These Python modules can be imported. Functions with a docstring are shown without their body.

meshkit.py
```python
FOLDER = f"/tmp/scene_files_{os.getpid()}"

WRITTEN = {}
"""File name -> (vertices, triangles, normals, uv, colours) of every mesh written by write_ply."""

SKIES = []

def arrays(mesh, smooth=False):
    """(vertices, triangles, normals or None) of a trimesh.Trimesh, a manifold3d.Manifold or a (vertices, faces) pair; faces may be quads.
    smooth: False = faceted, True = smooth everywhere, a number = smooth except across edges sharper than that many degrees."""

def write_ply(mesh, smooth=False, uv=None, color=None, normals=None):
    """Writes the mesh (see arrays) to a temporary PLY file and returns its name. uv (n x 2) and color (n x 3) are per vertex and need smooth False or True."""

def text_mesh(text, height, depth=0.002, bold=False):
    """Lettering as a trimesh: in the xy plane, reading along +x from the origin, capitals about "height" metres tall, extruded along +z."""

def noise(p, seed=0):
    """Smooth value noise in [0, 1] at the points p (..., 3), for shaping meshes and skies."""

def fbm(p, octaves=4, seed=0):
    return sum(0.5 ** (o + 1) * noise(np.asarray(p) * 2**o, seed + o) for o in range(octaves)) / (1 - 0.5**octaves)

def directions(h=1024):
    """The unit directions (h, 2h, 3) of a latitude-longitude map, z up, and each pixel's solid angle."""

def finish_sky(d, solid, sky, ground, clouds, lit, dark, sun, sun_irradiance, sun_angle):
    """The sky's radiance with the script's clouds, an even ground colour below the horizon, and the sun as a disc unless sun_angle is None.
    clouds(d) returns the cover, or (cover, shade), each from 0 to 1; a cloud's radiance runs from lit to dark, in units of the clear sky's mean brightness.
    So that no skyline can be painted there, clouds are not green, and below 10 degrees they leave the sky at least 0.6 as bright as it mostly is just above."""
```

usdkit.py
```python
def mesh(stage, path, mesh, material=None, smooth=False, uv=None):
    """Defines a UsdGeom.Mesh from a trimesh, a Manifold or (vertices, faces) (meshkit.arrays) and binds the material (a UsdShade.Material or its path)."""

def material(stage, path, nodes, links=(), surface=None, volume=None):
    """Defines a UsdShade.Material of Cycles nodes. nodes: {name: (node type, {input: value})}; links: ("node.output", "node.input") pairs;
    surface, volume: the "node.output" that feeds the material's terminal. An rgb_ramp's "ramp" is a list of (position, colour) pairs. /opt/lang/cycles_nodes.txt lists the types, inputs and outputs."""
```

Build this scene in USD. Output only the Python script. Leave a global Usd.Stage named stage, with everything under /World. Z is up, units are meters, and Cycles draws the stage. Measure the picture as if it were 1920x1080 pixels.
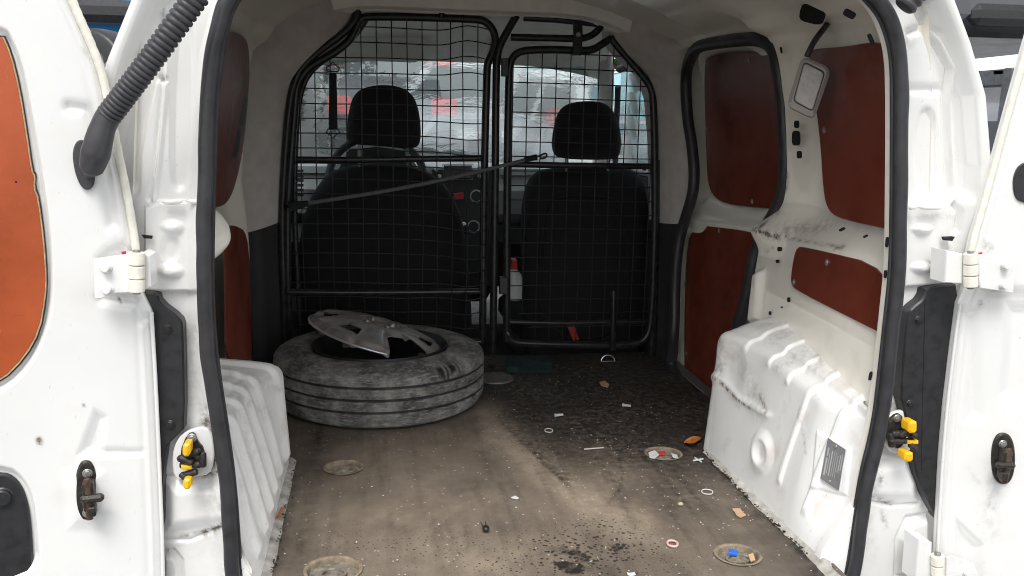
import math, random
import numpy as np, trimesh, usdkit
from shapely.geometry import Polygon, Point
from pxr import Usd, UsdGeom, UsdLux, UsdShade, Gf, Sdf, Vt
from meshkit import noise, fbm

stage = Usd.Stage.CreateInMemory()
UsdGeom.SetStageUpAxis(stage, 'Z'); UsdGeom.SetStageMetersPerUnit(stage, 1.0)
W = UsdGeom.Xform.Define(stage, '/World'); stage.SetDefaultPrim(W.GetPrim())
UsdGeom.Scope.Define(stage, '/World/Looks')
random.seed(7); RNG = np.random.default_rng(7)

# ------------------------------------------------------------------ camera, sky, sun, exposure
# van frame: x right, y into the van, z up; origin on the load floor at the rear sill, ground at z = -0.55
EYE = np.array([-0.318, -1.42, 0.80]); YAW, PITCH, ROLL, FPX = 9.27, 10.55, 1.13, 1663.0
EXPOSURE = 1.55
_y, _p, _r = np.radians([YAW, PITCH, ROLL])
CF = np.array([np.sin(_y)*np.cos(_p), np.cos(_y)*np.cos(_p), -np.sin(_p)])
_R0 = np.array([np.cos(_y), -np.sin(_y), 0.0]); _U0 = np.cross(_R0, CF)
CR = _R0*np.cos(_r) + _U0*np.sin(_r); CU = -_R0*np.sin(_r) + _U0*np.cos(_r)
cam = UsdGeom.Camera.Define(stage, '/World/camera')
M4 = Gf.Matrix4d(*CR, 0, *CU, 0, *(-CF), 0, *EYE, 1)
cam.AddTransformOp().Set(M4)
cam.CreateHorizontalApertureAttr(36.0); cam.CreateVerticalApertureAttr(20.25)
cam.CreateFocalLengthAttr(FPX/1920*36.0); cam.CreateClippingRangeAttr(Gf.Vec2f(0.05, 500))
cam.CreateExposureAttr(EXPOSURE)

SUN_EL, SUN_AZ = math.radians(58), math.radians(200)      # azimuth measured from +y towards +x: behind the camera
dome = UsdLux.DomeLight.Define(stage, '/World/sky')
dome.GetPrim().SetCustomDataByKey('kind', 'structure')
skym = usdkit.material(stage, '/World/Looks/sky', {
    'sky': ('sky_texture', {'sky_type': 'single_scattering', 'sun_disc': False, 'sun_elevation': SUN_EL, 'sun_rotation': SUN_AZ, 'aerosol_density': 2.0}),
    'grey': ('hsv', {'saturation': 0.16, 'value': 1.0}),
    'tc': ('texture_coordinate', {}), 'map': ('mapping', {'scale': (2.2, 2.2, 5.0)}),
    'n': ('noise_texture', {'scale': 1.6, 'detail': 5.0, 'roughness': 0.55}),
    'rmp': ('rgb_ramp', {'ramp': [(0.25, (0.72, 0.73, 0.75)), (0.75, (1.15, 1.15, 1.13))]}),
    'mul': ('mix', {'mix_type': 'multiply', 'fac': 1.0}),
    'bg': ('background_shader', {'strength': 0.10})},
    [('sky.color', 'grey.color'), ('tc.generated', 'map.vector'), ('map.vector', 'n.vector'), ('n.fac', 'rmp.fac'),
     ('grey.color', 'mul.color1'), ('rmp.color', 'mul.color2'), ('mul.color', 'bg.color')], surface='bg.background')
UsdShade.MaterialBindingAPI.Apply(dome.GetPrim()).Bind(skym)
sun = UsdLux.DistantLight.Define(stage, '/World/sun')
sun.CreateIntensityAttr(0.2); sun.CreateAngleAttr(25.0); sun.CreateNormalizeAttr(True); sun.CreateColorAttr(Gf.Vec3f(1, 0.97, 0.93))
_sd = Gf.Vec3d(math.sin(SUN_AZ)*math.cos(SUN_EL), math.cos(SUN_AZ)*math.cos(SUN_EL), math.sin(SUN_EL))
sun.AddOrientOp(UsdGeom.XformOp.PrecisionDouble).Set(Gf.Quatd(Gf.Rotation(Gf.Vec3d(0, 0, 1), _sd).GetQuat()))

# ------------------------------------------------------------------ measuring helpers
def ray(px, py): return CF + CR*(px-960)/FPX + CU*(540-py)/FPX
def on(px, py, axis, val):
    d = ray(px, py); return EYE + d*((val-EYE[axis])/d[axis])
def proj(P):
    d = np.asarray(P, float)-EYE; z = d@CF
    return 960+FPX*(d@CR)/z, 540-FPX*(d@CU)/z
def unit(v): v = np.asarray(v, float); return v/np.linalg.norm(v)
def sstep(a, b, x): t = np.clip((np.asarray(x, float)-a)/(b-a), 0, 1); return t*t*(3-2*t)
def lerp_curve(pts, q, k=0):
    p = np.array(sorted(pts, key=lambda t: t[k]), float); return np.interp(q, p[:, k], p[:, 1-k])
def chaikin(p, n=2, closed=True):
    p = np.asarray(p, float)
    for _ in range(n):
        if closed:
            q = np.roll(p, -1, 0); p = np.stack([.75*p+.25*q, .25*p+.75*q], 1).reshape(-1, p.shape[1])
        else:
            a, b = p[:-1], p[1:]; m = np.stack([.75*a+.25*b, .25*a+.75*b], 1).reshape(-1, p.shape[1])
            p = np.vstack([p[:1], m[1:-1], p[-1:]])
    return p
def seg_dist(X, Y, line):
    line = np.asarray(line, float); best = np.full(np.shape(X), 1e9)
    for a, b in zip(line[:-1], line[1:]):
        d = b-a; t = np.clip(((X-a[0])*d[0]+(Y-a[1])*d[1])/(d@d+1e-9), 0, 1)
        best = np.minimum(best, np.hypot(X-a[0]-t*d[0], Y-a[1]-t*d[1]))
    return best
def inside_d(X, Y, poly):
    """signed distance to a polygon, positive inside"""
    poly = np.asarray(poly, float); n = len(poly); ins = np.zeros(np.shape(X), bool)
    for i in range(n):
        a, b = poly[i], poly[(i+1) % n]
        c = (a[1] > Y) != (b[1] > Y)
        with np.errstate(divide='ignore', invalid='ignore'):
            ins ^= c & (X < (b[0]-a[0])*(Y-a[1])/(b[1]-a[1]+1e-12)+a[0])
    d = seg_dist(X, Y, np.vstack([poly, poly[:1]])); return np.where(ins, d, -d)
def ell(X, Y, cx, cy, rx, ry): return np.hypot((X-cx)/rx, (Y-cy)/ry)

# ------------------------------------------------------------------ mesh helpers: all return (verts, tris)
def cat(ms):
    vs, fs, k = [], [], 0
    for m in ms:
        v, f = (m.vertices, m.faces) if hasattr(m, 'vertices') else m
        vs.append(np.asarray(v)); fs.append(np.asarray(f)+k); k += len(v)
    return np.vstack(vs), np.vstack(fs)
def tube(pts, r, sides=10, closed=False, caps=True):
    p = np.asarray(pts, float); n = len(p); r = np.broadcast_to(r, (n,))
    t = (np.roll(p, -1, 0)-np.roll(p, 1, 0)) if closed else np.gradient(p, axis=0)
    t = t/(np.linalg.norm(t, axis=1, keepdims=True)+1e-12)
    a = np.cross(t[0], [0, 0, 1.0]);
    if np.linalg.norm(a) < .1: a = np.cross(t[0], [0, 1.0, 0])
    a = unit(a); A = []
    for i in range(n):
        a = unit(a-t[i]*(a@t[i])); A.append(a)
    A = np.array(A); B = np.cross(t, A); ang = np.arange(sides)*2*np.pi/sides
    v = p[:, None]+r[:, None, None]*(np.cos(ang)[None, :, None]*A[:, None]+np.sin(ang)[None, :, None]*B[:, None])
    m = n if closed else n-1
    i, j = np.meshgrid(np.arange(m), np.arange(sides), indexing='ij'); i2 = (i+1) % n; j2 = (j+1) % sides
    q = np.stack([i*sides+j, i*sides+j2, i2*sides+j2, i2*sides+j], -1).reshape(-1, 4)
    f = np.vstack([q[:, [0, 1, 2]], q[:, [0, 2, 3]]]); v = v.reshape(-1, 3)
    if caps and not closed:
        k = len(v); v = np.vstack([v, p[:1], p[-1:]]); jj = np.arange(sides); e = (n-1)*sides
        f = np.vstack([f, np.stack([np.full(sides, k), (jj+1) % sides, jj], 1), np.stack([np.full(sides, k+1), e+jj, e+(jj+1) % sides], 1)])
    return v, f
def rtube(pts, r, sides=10, n=3): return tube(chaikin(pts, n, False), r, sides)
def grid(P, mask=None, flip=False):
    nu, nv = P.shape[:2]; i, j = np.meshgrid(np.arange(nu-1), np.arange(nv-1), indexing='ij')
    q = np.stack([i*nv+j, (i+1)*nv+j, (i+1)*nv+j+1, i*nv+j+1], -1)
    q = q[mask] if mask is not None else q.reshape(-1, 4)
    f = np.vstack([q[:, [0, 1, 2]], q[:, [0, 2, 3]]])
    return P.reshape(-1, 3), (f[:, ::-1] if flip else f)
def hull(pts):
    m = trimesh.convex.convex_hull(np.asarray(pts, float)); return np.array(m.vertices), np.array(m.faces)
def bbox(c, s, b=.002, R=None):
    c = np.asarray(c, float); h = np.asarray(s, float)/2; b = min(b, *(h*.95)); P = []
    for sx in (-1, 1):
        for sy in (-1, 1):
            for sz in (-1, 1):
                for k in range(3):
                    q = h-b; q[k] = h[k]; P.append(q*[sx, sy, sz])
    P = np.array(P)
    if R is not None: P = P@np.asarray(R, float)
    return hull(P+c)
def ball(c, r, sub=2):
    m = trimesh.creation.icosphere(sub); return np.array(m.vertices)*r+np.asarray(c), np.array(m.faces)
def lathe(prof, n=48, c=(0, 0, 0), ax=None):
    """profile of (r, z), turned about z"""
    pr = np.asarray(prof, float); a = np.arange(n)*2*np.pi/n
    P = np.stack([pr[:, 0][:, None]*np.cos(a), pr[:, 0][:, None]*np.sin(a), np.broadcast_to(pr[:, 1][:, None], (len(pr), n))], -1)
    P = np.concatenate([P, P[:, :1]], 1); v, f = grid(P, flip=True)
    if ax is not None: v = v@np.asarray(ax, float)
    return v+np.asarray(c), f
def frame(n):
    n = unit(n); a = unit(np.cross([0, 0, 1.0], n)) if abs(n[2]) < .95 else unit(np.cross([0, 1.0, 0], n)); return a, np.cross(n, a), n
class Pl:
    """a plane in the world: o a point on it, n its normal towards the viewer's side"""
    def __init__(s, o, n): s.o = np.asarray(o, float); s.a, s.b, s.n = frame(n)
    def at(s, px, py, h=0.0):
        d = ray(px, py); o = s.o+s.n*h; return EYE+d*(((o-EYE)@s.n)/(d@s.n))
    def pts(s, poly, h=0.0): return np.array([s.at(x, y, h) for x, y in poly])
    def prism(s, poly, h0, h1, bevel=.0015):
        P3 = s.pts(poly, h1); return prism3(P3, s.n, h1-h0, bevel)
    def cyl(s, px, py, r, h0, h1, n=18, bev=.15):
        c = s.at(px, py, h0); H = h1-h0
        return lathe([(0, H), (r*(1-bev), H), (r, H-r*bev), (r, 0)], n, c, np.stack([s.a, s.b, s.n]))
def prism3(P3, n, th, bevel=.0015):
    """polygon P3 is the front face; thickness goes back along -n"""
    n = unit(n); a, b, _ = frame(n); o = P3.mean(0)
    q = np.stack([(P3-o)@a, (P3-o)@b], 1)
    if Polygon(q).exterior.is_ccw is False: q = q[::-1]
    keep = np.linalg.norm(q-np.roll(q, 1, 0), axis=1) > 1e-6; q = q[keep]
    e = np.roll(q, -1, 0)-q; e /= np.linalg.norm(e, axis=1, keepdims=True)+1e-12
    nn = np.stack([-e[:, 1], e[:, 0]], 1); m = nn+np.roll(nn, 1, 0); m /= np.linalg.norm(m, axis=1, keepdims=True)+1e-12
    qi = q+m*bevel; N = len(q)
    lay = [(qi, 0.0), (q, -min(bevel, th*.4)), (q, -th)]
    V = np.vstack([o+x[:, :1]*a+x[:, 1:]*b+n*h for x, h in lay]); F = []
    i = np.arange(N); j = (i+1) % N
    for k in (0, 1): F += [np.stack([(k+1)*N+i, (k+1)*N+j, k*N+j], 1), np.stack([(k+1)*N+i, k*N+j, k*N+i], 1)]
    try:
        vv, ff = trimesh.creation.triangulate_polygon(Polygon(qi), engine='earcut')
        k = np.argmin(((vv[:, None]-qi[None])**2).sum(-1), 1); ff = k[ff]
        ar = np.cross(qi[ff[:, 1]]-qi[ff[:, 0]], qi[ff[:, 2]]-qi[ff[:, 0]]); ff[ar < 0] = ff[ar < 0][:, ::-1]
    except Exception:
        ff = np.stack([np.zeros(N-2, int), np.arange(1, N-1), np.arange(2, N)], 1)
    F += [ff, ff[:, ::-1]+2*N]
    return V, np.vstack(F)
def pillow(P3, n, th, rings=6, pw=4.0, back=True, sag=None):
    """a soft slab: outline P3, bulging th along n (and back along -n)"""
    c = P3.mean(0); n = unit(n); S = np.sin(np.linspace(0, np.pi/2, rings+1)); N = len(P3); V, F = [], []
    def side(sg, base):
        L = []
        for s in S[::-1]:
            L.append(c+(P3-c)*max(s, 0.001)+n*sg*th*(max(0, 1-s**pw))**.5)
        return np.array(L)
    for sg in ((1, -1) if back else (1,)):
        P = side(sg, 0); P = np.concatenate([P, P[:, :1]], 1); v, f = grid(P, flip=(sg > 0))
        F.append(f+sum(len(x) for x in V)); V.append(v)
    return np.vstack(V), np.vstack(F)
def fixwind(m):
    t = trimesh.Trimesh(*m, process=True); trimesh.repair.fix_normals(t); return np.array(t.vertices), np.array(t.faces)

# ------------------------------------------------------------------ scene helpers
USED = {}
def numbered(parent, name):
    k = (parent, name); USED[k] = USED.get(k, -1)+1
    return name if USED[k] == 0 else f'{name}_{USED[k]:03d}'
def cd(p, **kw):
    for k, v in kw.items():
        if v: p.SetCustomDataByKey(k, v)
    return p
def ppath(parent): return '/World' if parent is None else str(parent.GetPath())
def obj(name, m, mat, parent=None, smooth=30, label=None, cat=None, group=None, kind=None, prim=None):
    base = ppath(parent); path = f'{base}/{numbered(base, name)}'
    g = usdkit.mesh(stage, path, m, MAT[mat] if isinstance(mat, str) else mat, smooth=smooth)
    g.CreateDoubleSidedAttr(True)
    for k, v in (prim or {}).items():
        UsdGeom.PrimvarsAPI(g).CreatePrimvar(k, Sdf.ValueTypeNames.FloatArray, 'vertex').Set(Vt.FloatArray.FromNumpy(np.asarray(v, np.float32).ravel()))
    return cd(g.GetPrim(), label=label, category=cat, group=group, kind=kind)
def thing(name, label=None, cat=None, group=None, loc=(0, 0, 0), rz=0, parent=None):
    base = ppath(parent); x = UsdGeom.Xform.Define(stage, f'{base}/{numbered(base, name)}')
    if any(loc): x.AddTranslateOp().Set(Gf.Vec3d(*map(float, loc)))
    if rz: x.AddRotateZOp().Set(float(rz))
    return cd(x.GetPrim(), label=label, category=cat, group=group)

# ------------------------------------------------------------------ materials
MAT = {}
def mat(name, nodes, links, surface='p.BSDF'):
    MAT[name] = usdkit.material(stage, f'/World/Looks/{name}', nodes, links, surface=surface)
def simple(name, col, rough=.5, metal=0., vary=.12, scale=30., bump=0., bscale=200., **kw):
    c = np.array(col); N = {'tc': ('texture_coordinate', {}), 'n': ('noise_texture', {'scale': scale, 'detail': 4.0}),
         'r': ('rgb_ramp', {'ramp': [(.3, c*(1-vary)), (.7, np.minimum(c*(1+vary), 1))]}),
         'rr': ('map_range', {'from_min': .3, 'from_max': .7, 'to_min': max(rough-.08, .02), 'to_max': min(rough+.08, 1)}),
         'p': ('principled_bsdf', {'metallic': metal, **kw})}
    L = [('tc.object', 'n.vector'), ('n.fac', 'r.fac'), ('r.color', 'p.base_color'), ('n.fac', 'rr.value'), ('rr.result', 'p.roughness')]
    if bump:
        N['n2'] = ('noise_texture', {'scale': bscale, 'detail': 3.0}); N['b'] = ('bump', {'strength': bump, 'distance': .002})
        L += [('tc.object', 'n2.vector'), ('n2.fac', 'b.height'), ('b.normal', 'p.normal')]
    mat(name, N, L)
def paint(name, col, grime=(.30, .25, .19), amt=.35, rough=.32, scr=.5, dk=.45):
    """white sheet metal: faint mottling, grime where the mesh attribute dirt says so, fine scuffs"""
    c = np.array(col); g = np.array(grime)
    N = {'tc': ('texture_coordinate', {}),
         'n1': ('noise_texture', {'scale': 3.5, 'detail': 5.0}), 'r1': ('rgb_ramp', {'ramp': [(.35, c*.93), (.65, c)]}),
         'at': ('attribute', {'attribute': 'dirt'}), 'n2': ('noise_texture', {'scale': 60., 'detail': 6.0, 'roughness': .7}),
         'r2': ('map_range', {'from_min': .40, 'from_max': .62, 'to_min': 0., 'to_max': 1., 'clamp': True}),
         'add': ('math', {'math_type': 'add'}), 'sh': ('math', {'math_type': 'subtract', 'value2': .0}),
         'm1': ('math', {'math_type': 'multiply', 'use_clamp': True}),
         'map': ('mapping', {'scale': (9., 70., 22.)}), 'mapr': ('mapping', {'rotation': (.5, .9, .4)}),
         'n3': ('noise_texture', {'scale': 6., 'detail': 3.0, 'roughness': .6}),
         'r3': ('map_range', {'from_min': .70, 'from_max': .74, 'to_min': 0., 'to_max': scr, 'clamp': True}),
         'n4': ('noise_texture', {'scale': 14., 'detail': 5.0}), 'r4': ('map_range', {'from_min': .58, 'from_max': .8, 'to_min': 0., 'to_max': amt, 'clamp': True}),
         'x1': ('mix', {'color2': tuple(g*1.6)}), 'x2': ('mix', {'color2': tuple(g)}), 'x3': ('mix', {'color2': tuple(g*dk)}),
         'p': ('principled_bsdf', {'roughness': rough, 'coat_weight': .25, 'coat_roughness': .12})}
    L = [('tc.object', 'n1.vector'), ('n1.fac', 'r1.fac'), ('tc.object', 'n2.vector'), ('n2.fac', 'r2.value'), ('at.fac', 'm1.value1'), ('r2.result', 'm1.value2'),
         ('tc.object', 'mapr.vector'), ('mapr.vector', 'map.vector'), ('map.vector', 'n3.vector'), ('n3.fac', 'r3.value'), ('tc.object', 'n4.vector'), ('n4.fac', 'r4.value'),
         ('r1.color', 'x1.color1'), ('r4.result', 'x1.fac'), ('x1.color', 'x2.color1'), ('r3.result', 'x2.fac'), ('x2.color', 'x3.color1'), ('m1.value', 'x3.fac'), ('x3.color', 'p.base_color')]
    for k in ('add', 'sh'): N.pop(k)
    mat(name, N, L)
paint('white_paint', (.71, .705, .685), amt=.18, scr=.4)
paint('inner_paint', (.83, .79, .70), amt=.28, scr=.45)
paint('arch_paint', (.78, .775, .755), amt=.55, scr=.9, grime=(.25, .19, .14), dk=.62)
simple('cream_bead', (.72, .69, .60), .45, vary=.10, scale=60, bump=.3, bscale=120)
def boardmat(name, c):
    c = np.array(c)
    mat(name, {'tc': ('texture_coordinate', {}), 'n': ('noise_texture', {'scale': 5., 'detail': 6.0, 'roughness': .6}), 'r': ('rgb_ramp', {'ramp': [(.3, c*.72), (.55, c), (.75, c*1.22)]}),
        'mr': ('mapping', {'rotation': (.25, .0, .1)}), 'mp': ('mapping', {'scale': (60., 60., 5.)}), 'n2': ('noise_texture', {'scale': 2., 'detail': 4.0, 'roughness': .6}), 'r2': ('map_range', {'from_min': .66, 'from_max': .74, 'to_min': 0., 'to_max': .35, 'clamp': True}),
        'x': ('mix', {'color2': tuple(np.minimum(c*1.6+.03, 1))}), 'n3': ('noise_texture', {'scale': 28., 'detail': 5.0, 'roughness': .7}), 'r3': ('map_range', {'from_min': .62, 'from_max': .72, 'to_min': 0., 'to_max': .4, 'clamp': True}), 'x2': ('mix', {'color2': tuple(c*.35)}),
        'rr': ('map_range', {'from_min': .3, 'from_max': .7, 'to_min': .22, 'to_max': .42}), 'n4': ('noise_texture', {'scale': 350., 'detail': 2.0}), 'b': ('bump', {'strength': .06, 'distance': .002}), 'p': ('principled_bsdf', {})},
       [('tc.object', 'n.vector'), ('n.fac', 'r.fac'), ('tc.object', 'mr.vector'), ('mr.vector', 'mp.vector'), ('mp.vector', 'n2.vector'), ('n2.fac', 'r2.value'), ('r.color', 'x.color1'), ('r2.result', 'x.fac'),
        ('tc.object', 'n3.vector'), ('n3.fac', 'r3.value'), ('x.color', 'x2.color1'), ('r3.result', 'x2.fac'), ('x2.color', 'p.base_color'), ('n.fac', 'rr.value'), ('rr.result', 'p.roughness'), ('tc.object', 'n4.vector'), ('n4.fac', 'b.height'), ('b.normal', 'p.normal')])
boardmat('board_shaded', (.105, .021, .011)); boardmat('board_daylit', (.345, .064, .014))  # same board twice: darkened for the shaded bay, lightened for the daylit door
simple('ply_edge', (.42, .30, .17), .8, vary=.3, scale=120)
simple('rubber', (.022, .022, .024), .42, vary=.25, scale=40, bump=.15, bscale=180)
simple('bellows_rubber', (.035, .035, .038), .5, vary=.25, scale=60)
simple('black_plastic', (.014, .014, .015), .38, vary=.25, scale=50, bump=.15, bscale=500)
simple('black_tube', (.012, .012, .013), .33, vary=.3, scale=35)
simple('wire_black', (.008, .008, .009), .4, vary=.3, scale=35)
simple('seat_fabric', (.011, .011, .012), .9, vary=.2, scale=40, bump=.3, bscale=900)
simple('trim_grey', (.52, .485, .455), .75, vary=.10, scale=25, bump=.15, bscale=600)
simple('trim_black', (.018, .018, .02), .7, vary=.2, scale=30)
simple('headliner', (.82, .79, .73), .9, vary=.06, scale=20, bump=.1, bscale=500)
simple('dash_grey', (.42, .43, .44), .55, vary=.08, scale=20, bump=.15, bscale=700)
simple('dash_dark', (.02, .02, .022), .55, vary=.2)
simple('screen', (.03, .03, .032), .15, vary=.1)
simple('chrome', (.7, .7, .7), .2, metal=1., vary=.05)
simple('steel', (.32, .31, .29), .4, metal=.9, vary=.25, scale=60)
simple('bolt_steel', (.35, .34, .33), .35, metal=.8, vary=.2)
simple('aluminium', (.17, .165, .16), .5, metal=.5, vary=.3, scale=60)
simple('rim_black', (.012, .012, .013), .45, vary=.4, scale=25)
simple('cap_silver', (.22, .20, .185), .36, metal=.45, vary=.22, scale=22, bump=.1, bscale=150)
simple('yellow_plastic', (.78, .42, .006), .45, vary=.08)
simple('latch_black', (.028, .024, .021), .45, metal=.4, vary=.5, scale=90, bump=.3, bscale=300)
simple('rust_metal', (.10, .055, .035), .6, metal=.4, vary=.5, scale=120)
simple('lamp_grey', (.34, .305, .28), .5, vary=.06, scale=40)
simple('lamp_lens', (.40, .365, .33), .3, vary=.25, scale=35, bump=.3, bscale=160)
simple('strap_black', (.012, .012, .013), .85, vary=.2, scale=120)
simple('cord_grey', (.10, .10, .10), .6, vary=.25, scale=150)
simple('cord_red', (.45, .04, .03), .6)
simple('red_button', (.55, .02, .03), .4)
simple('cloth_green', (.010, .030, .027), .9, vary=.3, scale=40, bump=.5, bscale=200)
simple('leaf_orange', (.42, .15, .03), .6, vary=.25, scale=80)
simple('cardboard', (.50, .33, .20), .85, vary=.15, scale=60)
simple('band_white', (.62, .60, .55), .6, vary=.1)
simple('band_pink', (.62, .38, .35), .6, vary=.15, scale=100)
simple('plastic_white', (.60, .62, .62), .4, vary=.1)
simple('pebble', (.45, .38, .28), .8, vary=.2, scale=100)
simple('seed_black', (.012, .009, .008), .35)
simple('crumb', (.55, .52, .47), .8, vary=.4, scale=60)
simple('cup_rim', (.21, .165, .115), .85, vary=.4, scale=60, bump=.5, bscale=150)
simple('dusty_cup', (.19, .165, .13), .85, vary=.45, scale=70, bump=.8, bscale=150)
simple('blue_plastic', (.02, .12, .55), .4)
simple('caulk', (.40, .38, .34), .7, vary=.35, scale=40, bump=.4, bscale=180)
simple('plate_grey', (.19, .19, .195), .35, metal=.3, vary=.1)
simple('plate_print', (.34, .34, .34), .5)
simple('asphalt', (.055, .055, .056), .55, vary=.3, scale=20, bump=.5, bscale=90)
simple('bark', (.05, .04, .03), .9, vary=.3)
simple('hole_black', (.004, .004, .004), .8)
simple('tail_red', (.65, .015, .02), .2, vary=.05)
simple('tail_lit', (.7, .02, .02), .2, vary=.05, emission_color=(1., .008, .006), emission_strength=.3)
simple('dark_metal', (.03, .03, .032), .5, metal=.3, vary=.3)
simple('rack_steel', (.10, .105, .11), .5, metal=.5, vary=.3)
def carpaint(name, col, met=.0): simple(name, col, .25, metal=met, vary=.04, scale=4, coat_weight=.8, coat_roughness=.05)
carpaint('car_silver', (.36, .37, .39), .3); carpaint('car_dark', (.05, .052, .056), .2); carpaint('car_blue', (.02, .25, .58))
carpaint('car_white', (.62, .62, .61)); carpaint('car_cyan', (.06, .38, .48))
mat('car_glass', {'p': ('principled_bsdf', {'base_color': (.03, .035, .04), 'roughness': .05, 'specular_ior_level': .8})}, [])
mat('alloy', {'p': ('principled_bsdf', {'base_color': (.55, .55, .56), 'roughness': .3, 'metallic': .8})}, [])
mat('lamp_clear', {'p': ('principled_bsdf', {'base_color': (.7, .7, .7), 'roughness': .12, 'metallic': .5})}, [])
# wet window glass: pale green tint, water bending what is seen through it
def glassmat(name, tint, wet, scale=26., bend=.62):
    mat(name, {'tc': ('texture_coordinate', {}), 'map': ('mapping', {'scale': (1., 1.6, 2.4)}), 'n': ('noise_texture', {'scale': scale, 'detail': 4.0, 'roughness': .5, 'distortion': .6}),
               'b': ('bump', {'strength': wet, 'distance': .05}), 't': ('transparent_bsdf', {'color': tint}), 'rf': ('refraction_bsdf', {'color': tint, 'IOR': 1.07, 'roughness': .02}),
               'm': ('mix_closure', {'fac': bend}), 'g': ('glossy_bsdf', {'color': (.8, .8, .8), 'roughness': .06}), 'lw': ('layer_weight', {}), 'pw': ('math', {'math_type': 'power', 'value2': 5.}), 'ma': ('math', {'math_type': 'multiply_add', 'value2': .8, 'value3': .05}), 'm2': ('mix_closure', {})},
        [('tc.object', 'map.vector'), ('map.vector', 'n.vector'), ('n.fac', 'b.height'), ('b.normal', 'rf.normal'), ('t.BSDF', 'm.closure1'), ('rf.BSDF', 'm.closure2'),
         ('lw.facing', 'pw.value1'), ('pw.value', 'ma.value1'), ('ma.value', 'm2.fac'), ('m.closure', 'm2.closure1'), ('g.BSDF', 'm2.closure2')], surface='m2.closure')
glassmat('wet_glass', (.80, .88, .87), .075, 11., .8); glassmat('side_glass', (.66, .76, .77), .3, 60., .5)
# leaves
mat('foliage', {'oi': ('geometry', {}), 'r': ('rgb_ramp', {'ramp': [(0, (.03, .055, .022)), (1, (.09, .13, .05))]}), 'd': ('diffuse_bsdf', {}), 't': ('translucent_bsdf', {}), 'm': ('mix_closure', {'fac': .3})},
    [('oi.random_per_island', 'r.fac'), ('r.color', 'd.color'), ('r.color', 't.color'), ('d.BSDF', 'm.closure1'), ('t.BSDF', 'm.closure2')], surface='m.closure')
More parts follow.
